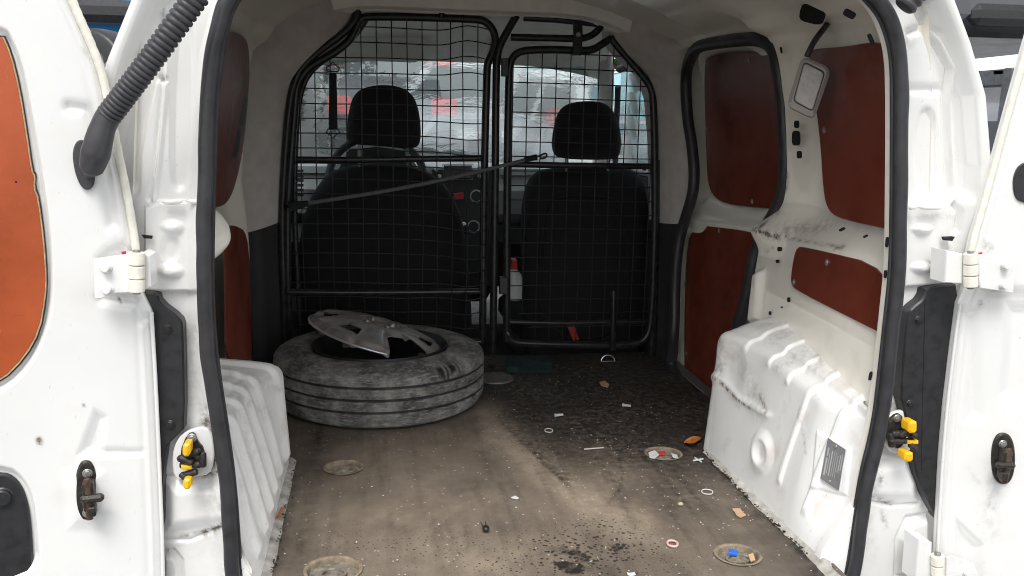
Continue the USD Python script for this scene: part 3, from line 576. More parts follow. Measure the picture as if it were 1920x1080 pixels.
# edge strips along the arches
ARCH_B = {1: [(1328, 852), (1440, 962), (1566, 1084), (1600, 1120)], -1: [(547, 868), (525, 962), (500, 1078), (490, 1125)]}
for s in (1, -1):
    L = np.array([on(x, y, 2, 0.) for x, y in ARCH_B[s]]); P = np.array([L[0]+(L[-1]-L[0])*t for t in np.linspace(-.02, 1.1, 160)])
    j = fbm(np.stack([P[:, 1]*24, P[:, 1]*0, P[:, 1]*0], 1), 3, 4+s)-.5
    A = P+np.array([-s*.010, 0, .001])+np.stack([-s*(.012 if s > 0 else .005)*np.maximum(j, -.15), 0*j, 0*j], 1); B_ = P+np.array([0, 0, .009])+np.stack([0*j, 0*j, .003*j], 1); ww = np.interp(P[:, 1], [-.02, .08], [.25, 1.])[:, None]; C_ = P+np.array([s*.014, 0, .013])*np.c_[ww, ww, 1+0*ww]; E_ = P+np.array([s*.05, 0, .004])*np.c_[ww, ww, 1+0*ww]
    obj('floor_edge_strip', grid(np.stack([A, B_, C_, E_], 1), flip=(s < 0)), 'caulk', VAN, smooth=True)
for s in (1, -1):
    f_ = sx_r if s > 0 else sx_l; q = [(s*.506, .002), (s*.512, .03), (s*.530, .062), (abs(f_(.12))*s, .128), (abs(f_(.12))*s+s*.012, .12), (abs(f_(.05))*s+s*.010, -.05), (s*.506, -.05)]
    obj('rear_sill', prism3(np.array([(x, .004, z) for x, z in q]), (0, -1, .0), .02, .001), 'arch_paint', VAN)
# aluminium sill at the side door
A, B_ = on(1252, 673, 2, .006), on(1345, 754, 2, .006); d = unit(B_-A); w = np.array([.028, 0, 0])
obj('sill_strip', hull([A-w*.2, A+w, B_-w*.2, B_+w, A-w*.2-[0, 0, .008], A+w-[0, 0, .008], B_-w*.2-[0, 0, .008], B_+w-[0, 0, .008]]), 'aluminium', VAN)

# --- wheel arches: pressed boxes with ribs
def arch(side):
    ny, ns = 330, 190; ys = np.linspace(.012, .64, ny); S = np.linspace(0, 1, ns)
    P = np.zeros((ny, ns, 3)); N = np.zeros((ny, ns, 3)); D = np.zeros((ny, ns))
    for i, y in enumerate(ys):
        k = sstep(.40, .62, y)
        xe = .508+(.046 if side > 0 else .055)*(1-k); ze = np.interp(y, [-.06, .15, .5, .64], [.255, .285, .318, .318]) if side > 0 else np.interp(y, [-.06, .2, .45, .64], [.262, .268, .262, .25])
        f = np.clip((y-(.545 if side > 0 else .575))/(.64-(.545 if side > 0 else .575)), 0, 1); q = 1-math.sqrt(max(0, 1-f*f))
        xe += .11*q; x0 = .508+.03*q*q+.07*(f**8); ze -= .10*q
        R = .036
        pts = np.array([(x0, 0.), (x0+(xe-x0)*.12/max(ze, .1), .12*1.0 if ze > .16 else ze*.5), (xe, ze-R), (xe+R*.12, ze-R*.42), (xe+R*.42, ze-R*.12), (xe+R, ze), (.60, ze+(.020 if side > 0 else .006)), (.73, ze+(.050 if side > 0 else .02))])
        c = chaikin(pts, 3, False); L = np.r_[0, np.cumsum(np.linalg.norm(np.diff(c, axis=0), axis=1))]; L /= L[-1]
        xx, zz = np.interp(S, L, c[:, 0]), np.interp(S, L, c[:, 1])
        fl_ = sstep(.15, .012, y)*sstep(.0, .12, zz); tx = abs((sx_r if side > 0 else sx_l)(zz))-.002; xx = np.where(tx > xx, xx*(1-fl_)+tx*fl_, xx)
        P[i] = np.stack([side*xx, np.full(ns, y), zz], 1)
    du, dv = np.gradient(P, axis=0), np.gradient(P, axis=1); N = np.cross(du, dv); N /= np.linalg.norm(N, axis=2, keepdims=True)+1e-9
    N *= np.sign((N*np.array([-side, 0, 1.])).sum(-1, keepdims=True)+1e-9)
    px, py = proj(P); Yg = P[..., 1]; Zg = P[..., 2]; Xa = abs(P[..., 0]); H = 0*Yg
    if side > 0:
        for y0, z0, x1 in ((.475, .288, .69), (.375, .279, .695), (.28, .268, .70), (.19, .075, .69), (.085, .055, .70)):
            on_ = sstep(z0-.010, z0+.010, Zg)*(1-sstep(x1-.010, x1+.006, Xa)); yy = y0+.02*sstep(.3, .05, Zg)*(z0 < .2)
            H += .0062*(1-sstep(.0045, .0105, abs(Yg-yy)))*on_
        H += .012*(1-sstep(.45, 1, ell(px, py, 1430, 848, 24, 48)))-.010*(1-sstep(.2, .6, ell(px, py, 1432, 850, 24, 48)))
        H -= .014*(1-sstep(.2, 1, ell(px, py, 1368, 690, 34, 60)))   # the dented front corner
        H += .006*np.exp(-(seg_dist(px, py, [(1336, 705), (1385, 748), (1440, 778)])/7)**2)
        H += .004*sstep(0, 5, inside_d(px, py, [(1530, 805), (1598, 840), (1590, 930), (1520, 915)]))
        for pts, r, a in (([(1338, 706), (1385, 748), (1408, 765)], 3, 1.4), ([(1390, 690), (1410, 730), (1425, 775)], 18, .30), ([(1424, 740), (1440, 775)], 3, .8), ([(1350, 640), (1345, 700)], 8, .5), ([(1535, 645), (1460, 690)], 12, .35), ([(1590, 650), (1520, 690)], 12, .4), ([(1571, 655), (1578, 653)], 6, 1.3), ([(1545, 670), (1530, 672)], 8, .5), ([(1440, 640), (1520, 612)], 10, .35), ([(1545, 1015), (1570, 1040)], 10, .8), ([(1335, 860), (1480, 1000), (1560, 1075)], 5, .6), ([(1500, 770), (1510, 850)], 3, .4), ([(1640, 660), (1560, 700)], 9, .35)):
            D += a*np.exp(-(seg_dist(px, py, pts)/r)**2)
    else:
        for y0 in (.545, .455, .365, .275, .185, .095, .005):
            on_ = sstep(.03, .05, Zg)*(1-sstep(.655, .667, Xa)); H += .0105*(1-sstep(.006, .019, abs(Yg-y0)))*on_
        for pts, r, a in (([(430, 700), (520, 730)], 14, .28), ([(440, 740), (500, 780)], 10, .3), ([(540, 860), (500, 1060)], 6, .6), ([(450, 770), (480, 900)], 12, .22)):
            D += a*np.exp(-(seg_dist(px, py, pts)/r)**2)
    H += .003*(fbm(P*7, 2, 9)-.5); P2 = P+N*H[..., None]
    global ARCHP
    if side > 0: ARCHP = P2
    mk = ~((Yg < .07) & (abs(P2[..., 0]) > abs((sx_r if side > 0 else sx_l)(Zg))+.003))[:-1, :-1]
    return obj('wheel_arch', grid(P2, mk, flip=(side > 0)), 'arch_paint', VAN, smooth=True, prim={'dirt': D})
AR, AL = arch(1), arch(-1)
# type plate with its printed lines and two rivets
_ax, _ay = proj(ARCHP); _i = np.unravel_index(np.argmin(np.hypot(_ax-1560, _ay-868)), _ax.shape); _g = ARCHP[_i[0]-6:_i[0]+7, max(_i[1]-6, 0):_i[1]+7].reshape(-1, 3); _n = np.linalg.svd(_g-_g.mean(0))[2][2]; _n = _n*-np.sign(_n[0])
PP = Pl(ARCHP[_i], _n)
TP = obj('type_plate', PP.prism([(1552, 821), (1585, 843), (1572, 920), (1538, 897)], .004, .0055, .0004), 'plate_grey', AR)
def pq(u, v): return (1552+(1585-1552)*u+(1538-1552)*v, 821+(843-821)*u+(897-821)*v)
for u0, u1, v0, v1 in ((.10, .18, .45, .88), (.10, .18, .2, .4), (.24, .27, .3, .8), (.34, .40, .22, .82), (.48, .50, .2, .8), (.58, .60, .2, .8), (.68, .70, .25, .8), (.80, .84, .2, .62), (.90, .94, .15, .55)):
    obj('printed_line', PP.prism([pq(u0, v0), pq(u1, v0), pq(u1, v1), pq(u0, v1)], .0055, .0058, .0001), 'plate_print', TP)
for u, v in ((.5, .07), (.5, .93)): obj('rivet', PP.cyl(*pq(u, v), .003, .0055, .0072, n=10), 'bolt_steel', TP)

# --- roof, roof bow, outer skin
rx = np.linspace(-.62, .62, 30)
obj('roof', grid(np.array([[(x, y, 1.205-.10*(abs(x)/.62)**4+.006*math.sin(y*18)) for x in rx] for y in np.linspace(.03, 2.05, 60)])), 'inner_paint', VAN, smooth=True, prim={'dirt': np.zeros(1800)})
obj('rear_header', grid(np.array([[(x, y, z-.03*(abs(x)/.6)**4) for y, z in ((.03, 1.12), (.08, 1.115), (.14, 1.135), (.19, 1.21))] for x in np.linspace(-.6, .6, 30)])), 'inner_paint', VAN, smooth=True, prim={'dirt': np.zeros(120)})
bow = np.array([[(x, y, z-.11*max(0, (abs(x)-.28)/.34)**2) for y, z in ((1.40, 1.205), (1.42, 1.142), (1.44, 1.135), (1.452, 1.137), (1.455, 1.130), (1.50, 1.128), (1.53, 1.16))] for x in np.linspace(-.66, .66, 60)])
obj('roof_bow', grid(bow), 'headliner', VAN, smooth=40)
obj('roof_bow_strip', tube(bow[:, 3]+[0, -.003, -.002], .004, 6), 'cream_bead', VAN)
def skin():
    sec = np.array([(.70, -.36), (.80, -.32), (.835, -.1), (.845, .2), (.845, .45), (.84, .62), (.80, .80), (.745, .98), (.70, 1.08), (.60, 1.19), (.4, 1.245), (0, 1.262)])
    sec = np.vstack([sec, (sec*[-1, 1])[::-1][1:]]); sec = chaikin(sec, 1, False); ys = np.linspace(.07, 3.45, 110)
    P = np.array([[(x*(1-(.055 if x > 0 else .115)*(1-sstep(0, .8, y))-.10*sstep(2.6, 3.5, y)), y, z) for x, z in sec] for y in ys])
    c = (P[:-1, :-1]+P[1:, 1:])/2; z, y, x = c[..., 2], c[..., 1], abs(c[..., 0])
    cut = (z > .62) & (y > 2.62-(z-.62)*1.25)
    win = (z > .64) & (z < 1.03) & (y > 1.62) & (y < 2.42-(z-.62)*1.15) & (x > .5)
    return obj('body_skin', grid(P, ~(cut | win)), 'white_paint', VAN, smooth=True, prim={'dirt': np.zeros(P.shape[0]*P.shape[1])})
skin()
_t = LOOP[LOOP[:, 2] > 1.0]; _t = _t[np.argsort(_t[:, 0])]
_xo = _t[:, 0]*1.28; _zo = np.interp(abs(_xo), [0, .378, .567, .66, .704], [1.262, 1.245, 1.19, 1.08, .98])
obj('roof_edge', grid(np.stack([_t+[0, .020, .004], np.stack([_t[:, 0]*1.06, 0*_xo+.030, _t[:, 2]+.025], 1), np.stack([_xo*.985, 0*_xo+.030, _zo-.02], 1), np.stack([_xo, 0*_xo+.07, _zo], 1)], 1), flip=True), 'white_paint', VAN, True, prim={'dirt': np.zeros(len(_t)*4)})
obj('underbody', bbox((0, 1.7, -.22), (1.38, 3.4, .10), .03), 'dark_metal', VAN)
obj('bonnet', hull([(sx*.72, 2.72, .56) for sx in (-1, 1)]+[(sx*.66, 3.38, .38) for sx in (-1, 1)]+[(sx*.74, 2.72, .2) for sx in (-1, 1)]+[(sx*.68, 3.45, .0) for sx in (-1, 1)]), 'white_paint', VAN)
obj('bumper', bbox((0, -.01, -.24), (1.56, .16, .30), .05), 'black_plastic', VAN)
for sx in (-1, 1):
    for yy in (.62, 2.95):
        w = thing('road_wheel', parent=VAN, loc=(sx*.70, yy, -.26))
        rot = np.array([[0, 1, 0], [0, 0, 1], [1, 0, 0]])
        obj('tyre', lathe([(.20, -.08), (.28, -.085), (.29, -.06), (.29, .06), (.28, .085), (.20, .08)], 40, ax=rot), 'rubber', w, smooth=True)
        obj('rim', lathe([(.0, .05*sx), (.12, .05*sx), (.2, .075*sx), (.2, -.07*sx)], 40, ax=rot), 'rim_black', w)
# --- trim of the pillars beside the partition
TL = [((505, -40), (690, -40)), ((507, 30), (668, 25)), ((505, 90), (655, 62)), ((500, 140), (600, 112)), ((492, 200), (556, 150)), ((482, 270), (540, 200)), ((478, 330), (533, 300)), ((480, 380), (530, 380)), ((484, 415), (528, 415)), ((487, 520), (530, 520)), ((490, 640), (535, 640)), ((492, 690), (540, 668))]
TR = [((1240, -40), (1130, -40)), ((1240, 10), (1146, 20)), ((1262, 55), (1146, 75)), ((1286, 84), (1172, 105)), ((1288, 150), (1212, 140)), ((1292, 215), (1228, 185)), ((1298, 300), (1234, 260)), ((1298, 350), (1236, 340)), ((1285, 400), (1238, 400)), ((1276, 418), (1238, 418)), ((1264, 520), (1236, 520)), ((1262, 640), (1232, 640)), ((1264, 690), (1228, 668))]
def trim(T, side, lo, hi, mt):
    a = np.array([wall_hit(*o, side, -.02) if o[1] > 60 else on(o[0], o[1], 1, 1.36) for o, i in T]); b = np.array([on(*i, 1, 1.475) for o, i in T])
    a[:, 1] = np.clip(a[:, 1], 1.22, 1.40)
    t = np.linspace(lo, hi, 60); k = np.arange(len(T)); A = np.stack([np.interp(t, k, a[:, c]) for c in range(3)], 1); B = np.stack([np.interp(t, k, b[:, c]) for c in range(3)], 1)
    rows = []
    for s in np.linspace(0, 1, 14):
        q = A*(1-s)+B*s; q = q.copy(); q[:, 1] -= .030*math.sin(math.pi*s); rows.append(q)
    rows.append(B+[0, .12, 0])
    return obj('pillar_trim', grid(np.stack(rows, 1), flip=(side > 0)), mt, VAN, smooth=True)
trim(TL, -1, 0, 8, 'trim_grey'); trim(TL, -1, 8, 11, 'trim_black'); trim(TR, 1, 0, 9, 'trim_grey'); trim(TR, 1, 9, 12, 'trim_black')

# --- cab beyond the partition
obj('cab_floor', bbox((0, 2.05, -.16), (1.40, 1.2, .04), .004), 'trim_black', VAN)
hl = np.array([[(x, y, z-.05*(abs(x)/.6)**3) for y, z in ((1.50, 1.150), (1.65, 1.158), (1.85, 1.150), (2.0, 1.120), (2.12, 1.060), (2.16, 1.030), (2.17, 1.034))] for x in np.linspace(-.60, .60, 30)])
obj('headliner', grid(hl), 'headliner', VAN, smooth=True)
for sx, py_ in ((-.30, 1), (.33, 1)):
    vis = np.array([(sx-.20, 2.02, 1.098), (sx+.20, 2.02, 1.098), (sx+.20, 2.10, 1.03), (sx+.16, 2.115, 1.018), (sx-.16, 2.115, 1.018), (sx-.20, 2.10, 1.03)])
    obj('sun_visor', prism3(vis, (0, -.66, -.75), .02, .006), 'headliner', VAN)
# windscreen, glass on a bent pane
wsP = np.array([[(x*(.70-.10*t), 2.72-.64*t-.10*x*x*(1-.3*t), .60+.50*t) for x in np.linspace(-1, 1, 41)] for t in np.linspace(0, 1, 31)])
obj('windscreen', grid(wsP), 'wet_glass', VAN, smooth=True)
for sd in (-1, 1):
    ap = [(sd*.735, 2.62, .56), (sd*.70, 2.42, .74), (sd*.655, 2.22, .92), (sd*.60, 2.06, 1.08)]
    obj('windscreen_pillar', rtube(ap, .034, 10), 'trim_grey', VAN, smooth=True)
    obj('quarter_bar', rtube([(sd*.755, 2.40, .60), (sd*.72, 2.28, .76), (sd*.675, 2.12, .95)], .012, 8), 'trim_black', VAN, smooth=True)
    obj('window_frame', rtube([(sd*.68, 2.12, 1.02), (sd*.70, 1.8, 1.04), (sd*.71, 1.58, 1.03), (sd*.77, 1.55, .8), (sd*.79, 1.55, .63)], .016, 8), 'trim_black', VAN, smooth=True)
    obj('cab_door', cat([bbox((sd*.775, 2.0, .23), (.06, 1.0, .78), .02), bbox((sd*.74, 2.0, .42), (.05, .75, .10), .02)]), 'trim_black', VAN)
    obj('door_sill_trim', bbox((sd*.765, 2.0, .622), (.07, 1.0, .03), .012), 'dash_grey', VAN)
    g = np.array([[(sd*(.80-.115*t-.0), y*1., .62+.42*t) for y in np.linspace(1.56, 2.52-.40*t, 8)] for t in np.linspace(0, 1, 6)])
    obj('door_window', grid(g), 'side_glass', VAN, smooth=True)
# dashboard
DB = thing('dashboard', parent=VAN)
obj('dash_top', hull([(sx*.73, 2.72, .60) for sx in (-1, 1)]+[(sx*.73, 2.34, .632) for sx in (-1, 1)]+[(sx*.73, 2.27, .612) for sx in (-1, 1)]+[(sx*.73, 2.27, .585) for sx in (-1, 1)]+[(sx*.73, 2.7, .55) for sx in (-1, 1)]), 'dash_grey', DB)
obj('dash_face', hull([(sx*.73, y, z) for sx in (-1, 1) for y, z in ((2.30, .585), (2.26, .52), (2.29, .42), (2.40, .36), (2.6, .36), (2.6, .58))]), 'dash_grey', DB)
obj('glove_shelf', hull([(sx*.73, y, z) for sx in (-1, 1) for y, z in ((2.33, .37), (2.30, .30), (2.36, .10), (2.6, .05), (2.6, .36))]), 'dash_dark', DB)
obj('centre_console', hull([(sx*.13+.07, y, z) for sx in (-1, 1) for y, z in ((2.245, .605), (2.225, .52), (2.21, .36), (2.23, .12), (2.5, .0), (2.5, .60))]), 'dash_dark', DB)
PD = Pl((0, 2.20, .5), (0, -1, 0))
obj('radio_screen', PD.prism([(832, 310), (885, 310), (884, 334), (834, 336)], -.008, 0, .002), 'screen', DB)
obj('screen_bezel', tube([PD.at(*p, .0) for p in [(830, 308), (887, 308), (886, 337), (832, 338)]], .0022, 6, closed=True), 'chrome', DB)
for x, y in ((818, 318), (824, 330), (898, 315), (899, 330)): obj('radio_knob', PD.cyl(x, y, .008, -.01, .008), 'bolt_steel', DB)
obj('hazard_button', PD.prism([(850, 363), (869, 361), (870, 373), (852, 375)], -.012, .004, .002), 'red_button', DB)
for x, y in ((893, 368), (840, 395), (888, 425)):
    c = PD.at(x, y, 0); t = np.linspace(0, 2*np.pi, 25)[:-1]; obj('dial_ring', tube(np.stack([c[0]+.024*np.cos(t), 0*t+c[1], c[2]+.024*np.sin(t)], 1), .003, 6, closed=True), 'dash_grey', DB)
for k in range(6): obj('vent_slat', PD.prism([(557, 318+k*9), (569, 318+k*9), (569, 323+k*9), (557, 323+k*9)], -.01, 0, .001), 'dash_dark', DB)
obj('gear_lever', cat([tube([(.05, 2.12, .10), (.05, 2.06, .36)], .008, 8), ball((.05, 2.055, .385), .024)]), 'dash_dark', DB, smooth=True)
obj('gear_cap', ball((.048, 2.045, .40), .014), 'chrome', DB, smooth=True)
obj('handbrake', rtube([(.03, 2.1, -.02), (.03, 1.98, .12), (.03, 1.9, .20)], .016, 8), 'dash_dark', DB, smooth=True)
SW = thing('steering_wheel', parent=VAN); c = np.array([-.285, 2.10, .575]); nrm = unit((0, -.86, .5)); a_, b_, _ = frame(nrm); t = np.linspace(0, 2*np.pi, 49)[:-1]
obj('wheel_ring', tube([c+.185*(math.cos(q)*a_+math.sin(q)*b_) for q in t], .0155, 10, closed=True), 'dash_dark', SW, smooth=True)
obj('wheel_hub', hull([c+.07*(math.cos(q)*a_+math.sin(q)*b_)-nrm*h for q in t[::4] for h in (0.01, .05)]), 'dash_dark', SW)
for q in (.15, math.pi-.15, -math.pi/2): obj('wheel_spoke', tube([c+.05*(math.cos(q)*a_+math.sin(q)*b_)-nrm*.02, c+.18*(math.cos(q)*a_+math.sin(q)*b_)], .014, 8), 'dash_dark', SW, smooth=True)
obj('instrument_hood', hull([(x, y, z) for x, y, z in ((-.46, 2.26, .60), (-.11, 2.26, .60), (-.44, 2.5, .60), (-.13, 2.5, .60), (-.40, 2.26, .69), (-.17, 2.26, .69), (-.285, 2.26, .706), (-.285, 2.46, .66), (-.4, 2.45, .65), (-.17, 2.45, .65))]), 'dash_grey', DB)
obj('hood_face', hull([(x, y, z) for x, y, z in ((-.45, 2.235, .58), (-.12, 2.235, .58), (-.395, 2.235, .68), (-.175, 2.235, .68), (-.285, 2.235, .695), (-.45, 2.26, .58), (-.12, 2.26, .58), (-.395, 2.262, .68), (-.175, 2.262, .68), (-.285, 2.262, .695))]), 'dash_dark', DB)

# --- seats (backs towards the load bay)
def seat(back_px, head_px, posts, y0, lean, panel=None, name='front_seat'):
    st = thing(name, parent=VAN)
    n = unit((0, -1, -lean)); pl = Pl((0, y0, .35), n)
    B = pl.pts(chaikin(back_px, 3)); obj('backrest', fixwind(pillow(B, n, .085, 8, 5)), 'seat_fabric', st, smooth=True)
    H = pl.pts(chaikin(head_px, 3), .03); obj('headrest', fixwind(pillow(H, n, .055, 8, 4)), 'seat_fabric', st, smooth=True)
    for x0, x1, ya, yb in posts:
        obj('headrest_post', tube([pl.at(x0, ya, .03), pl.at(x1, yb, .03)], .006, 8), 'bolt_steel', st, smooth=True)
    if panel is not None:
        Q = pl.pts(chaikin(panel, 3), .082); obj('back_panel', fixwind(pillow(Q, n, .012, 4, 6)), 'seat_fabric', st, smooth=True)
        e = pl.pts(chaikin(panel, 3), .086); obj('panel_piping', tube(e, .004, 6, closed=True), 'strap_black', st, smooth=True)
    xs = B[:, 0]; obj('cushion', bbox(((xs.min()+xs.max())/2, y0+.33, .03), (xs.max()-xs.min(), .50, .17), .06), 'seat_fabric', st)
    obj('seat_base', bbox(((xs.min()+xs.max())/2, y0+.32, -.10), ((xs.max()-xs.min())*.8, .40, .12), .01), 'dark_metal', st)
    return st
seat([(560, 700), (556, 560), (562, 430), (585, 362), (620, 318), (690, 304), (760, 306), (822, 330), (858, 380), (872, 440), (884, 560), (886, 700)],
     [(648, 268), (652, 215), (664, 172), (700, 159), (745, 160), (775, 176), (788, 215), (790, 272), (770, 279), (720, 274), (672, 271)],
     [(674, 674, 268, 312), (763, 764, 272, 312)], 1.78, .16)
seat([(985, 700), (978, 560), (975, 420), (982, 352), (1000, 322), (1040, 313), (1160, 311), (1195, 320), (1213, 360), (1214, 440), (1206, 560), (1200, 700)],
     [(1034, 290), (1036, 245), (1048, 204), (1075, 190), (1125, 189), (1150, 204), (1164, 245), (1163, 294), (1140, 300), (1060, 299)],
     [(1062, 1062, 292, 322), (1140, 1140, 294, 322)], 1.76, .10, panel=[(1015, 640), (1012, 480), (1022, 385), (1050, 366), (1140, 366), (1168, 385), (1178, 480), (1172, 640)])

# --- steel partition: tubes, welded wire, hatch
PT = thing('partition', parent=VAN)
YP = 1.47
pp = lambda pts, y=YP: np.array([on(a, b, 1, y) for a, b in pts])
def bar(pts, r=.0125, y=YP, n=3, name='frame_tube', m='black_tube'): return obj(name, rtube(pp(pts, y), r, 10, n), m, PT, smooth=True)
LF = [(905, 640), (906, 420), (910, 240), (913, 135), (914, 118), (926, 95), (930, 70), (920, 48), (905, 38), (890, 36), (780, 32), (690, 31), (676, 34), (668, 52), (655, 78), (620, 104), (580, 124), (560, 150), (555, 170), (550, 240), (542, 330), (538, 420), (540, 560), (545, 650)]
bar(LF, .0125)
bar([(676, -30), (675, 0), (668, 36), (645, 62), (600, 94), (566, 124), (552, 152), (543, 190), (535, 280), (528, 400), (530, 500), (536, 660)], .0115, 1.455)
bar([(690, 31), (672, 60), (640, 92), (590, 124), (566, 160), (557, 220), (553, 300), (552, 420), (560, 560), (566, 650)], .009, 1.488)
bar([(556, 299), (640, 300), (780, 298), (905, 296)], .0105, 1.478, 0)
bar([(530, 548), (640, 549), (780, 548), (900, 546)], .0105, 1.465, 0)
bar([(540, 640), (700, 644), (906, 640)], .0105, YP, 0)
bar([(828, -40), (828, 34)], .0105, 1.46, 0)
# centre post and door frame
bar([(1003, -40), (985, 2), (962, 40), (938, 82), (931, 110), (930, 160), (928, 400), (924, 660)], .0125, 1.465)
bar([(950, 640), (950, 500), (951, 300), (954, 150), (956, 118), (966, 101), (985, 94), (1040, 93), (1088, 95), (1112, 94), (1130, 82), (1146, 72)], .0125)
bar([(1144, 70), (1160, 90), (1205, 142), (1220, 162), (1225, 185), (1228, 300), (1228, 450), (1222, 600), (1214, 632), (1196, 645), (1150, 648), (980, 644), (958, 640), (950, 620)], .0125)
bar([(982, 33), (1040, 36), (1118, 44)], .0115, 1.465, 0); bar([(958, 70), (1020, 71), (1080, 73), (1105, 70), (1124, 55), (1132, 38), (1134, 8), (1134, -40)], .0115, 1.462)
bar([(952, 308), (1060, 310), (1222, 312)], .0105, 1.475, 0); bar([(950, 604), (1060, 606), (1222, 602)], .0085, 1.475, 0)
bar([(1230, 300), (1229, 420), (1226, 560), (1222, 668)], .014, 1.478, 0)
bar([(1150, 545), (1150, 600), (1149, 656)], .011, 1.455, 0)
PF = Pl((0, 1.445, .5), (0, -1, 0))
obj('latch_plate', PF.prism([(1076, 38), (1092, 38), (1093, 66), (1090, 104), (1074, 104), (1076, 70)], -.01, .004, .001), 'black_tube', PT)
obj('latch_bolt', PF.cyl(1084, 65, .008, .004, .009, n=8), 'bolt_steel', PT)
obj('hinge_plate', PF.prism([(941, 109), (953, 109), (953, 143), (941, 143)], -.02, .002, .002), 'black_tube', PT); obj('hinge_plate', PF.prism([(937, 520), (952, 520), (952, 552), (937, 552)], -.02, .002, .002), 'black_tube', PT)
# wires: verticals clipped to the frame outline, horizontals bowed a little where the mesh was knocked
polyL = chaikin(LF+[(720, 650)], 2)
RF = [(954, 640), (952, 300), (957, 115), (972, 98), (1100, 96), (1146, 74), (1210, 150), (1225, 190), (1228, 450), (1220, 610), (1195, 645)]
polyR = chaikin(RF, 1)
def wires(poly, xs, ys, bend):
    P = Polygon([tuple(on(a, b, 1, YP)[[0, 2]]) for a, b in poly]).buffer(.004)
    from shapely.geometry import LineString
    for kind, vals in (('v', xs), ('h', ys)):
        for u in vals:
            L = LineString([(u, -1), (u, 2)]) if kind == 'v' else LineString([(-2, u), (2, u)])
            q = P.intersection(L)
            for g in getattr(q, 'geoms', [q]):
                if g.is_empty or g.length < .03: continue
                (x0, z0), (x1, z1) = g.coords[0], g.coords[-1]; n = max(6, int(g.length/.03)); t = np.linspace(0, 1, n)
                X, Z = x0+(x1-x0)*t, z0+(z1-z0)*t; Yy = np.full(n, YP+(.0 if kind == 'v' else .0028)); X, Yy, Z = bend(X, Yy, Z)
                obj('wire', tube(np.stack([X, Yy, Z], 1), .0019, 5), 'wire_black', PT, smooth=True)
def bendL(X, Y, Z):
    q = np.stack([X*2.2, Z*2.2, 0*X], -1); d = (fbm(q, 2, 3)-.5)
    k = np.exp(-((X-.02)/.07)**2)
    return X+d*.020-.018*k*sstep(.45, 1.0, Z), Y+d*.03-.03*k*(Z < .6), Z+(fbm(q+5, 2, 8)-.5)*.022+.030*k*sstep(.7, 1.05, Z)-.01*k+.06*np.clip(X-.0, 0, .1)*sstep(.5, .2, Z)*3
def bendR(X, Y, Z):
    q = np.stack([X*1.8, Z*1.8, 0*X], -1); d = (fbm(q, 2, 13)-.5); return X+d*.008, Y+d*.015, Z+(fbm(q+9, 2, 4)-.5)*.010
wires(polyL, np.arange(-.523, .06, .0475), np.arange(.13, 1.12, .0475), bendL)
wires(polyR, np.arange(.142, .62, .0475), np.arange(.12, 1.05, .0475), bendR)
obj('cross_strap', PF.prism([(1205, 316), (1212, 316), (1212, 320), (1205, 320)], 0, .004, .001), 'black_tube', PT)

# ================================================================== things hanging from the partition
CO = thing('bungee_cord', 'grey elastic cord stretched slanting across the seat backs in front of the grille', 'cord')
A, B_ = on(578, 381, 1, 1.425), on(1000, 296, 1, 1.435); t = np.linspace(0, 1, 30)[:, None]
obj('elastic', tube(A+(B_-A)*t-[0, 0, .012]*np.sin(np.pi*t), .0062, 10), 'cord_grey', CO, smooth=True)
obj('end_grip', tube([B_-unit(B_-A)*.03, B_+unit(B_-A)*.012], [.008, .010], 8), 'strap_black', CO, smooth=True)
obj('hook', rtube([B_, on(1012, 292, 1, 1.43), on(1022, 287, 1, 1.43), on(1026, 290, 1, 1.445), on(1022, 297, 1, 1.455), on(1012, 297, 1, 1.46)], .0032, 8), 'black_tube', CO, smooth=True)
obj('end_grip', tube([A, A-unit(B_-A)*.06], [.009, .016], 8), 'strap_black', CO, smooth=True)
obj('hook', rtube([A-unit(B_-A)*.05, on(548, 388, 1, 1.43), on(538, 388, 1, 1.45), on(534, 382, 1, 1.475)], .0035, 8), 'black_tube', CO, smooth=True)
ST = thing('luggage_strap', 'black strap with a wire triangle at each end hung upright on the grille', 'strap')
PS = Pl((0, 1.46, .8), (0, -1, 0))
obj('webbing', PS.prism([(617, 136), (631, 136), (632, 190), (633, 242), (616, 242), (617, 190)], 0, .004, .001), 'strap_black', ST)
for y0, s in ((134, -1), (242, 1)):
    tri = [PS.at(615, y0, .002), PS.at(612, y0+s*6, .002), PS.at(620, y0+s*13, .002), PS.at(624, y0+s*18, .002), PS.at(628, y0+s*13, .002), PS.at(637, y0+s*6, .002), PS.at(633, y0, .002)]
    obj('wire_triangle', tube(tri, .0022, 6, closed=True), 'black_tube', ST, smooth=True)

# ================================================================== interior lamp hanging on its cable
LM = thing('interior_lamp', 'grey interior lamp hanging loose on a black cable before the red side board', 'lamp')
nl = unit((-.42, -.88, .12)); PLm = Pl(on(1518, 160, 1, .36), nl)
q = [(1504, 102), (1560, 128), (1527, 222), (1475, 197)]
def rr_(q, r=.18, n=5):
    q = np.array(q, float); out = []
    for i in range(4):
        p, a, b = q[i], q[i-1], q[(i+1) % 4]; a_, b_ = p+(a-p)*r*np.linalg.norm(b-p)/np.linalg.norm(a-p) if np.linalg.norm(a-p) > np.linalg.norm(b-p) else p+(a-p)*r, p+(b-p)*r*(np.linalg.norm(a-p)/np.linalg.norm(b-p) if np.linalg.norm(b-p) > np.linalg.norm(a-p) else 1)
        for t in np.linspace(0, 1, n): out.append((1-t)**2*a_+2*t*(1-t)*p+t*t*b_)
    return np.array(out)
obj('housing', PLm.prism(rr_(q, .26), -.022, .004, .007), 'lamp_grey', LM, smooth=40)
c4 = np.mean(q, 0); inn = [c4+(np.array(p)-c4)*[.66, .74] for p in q]
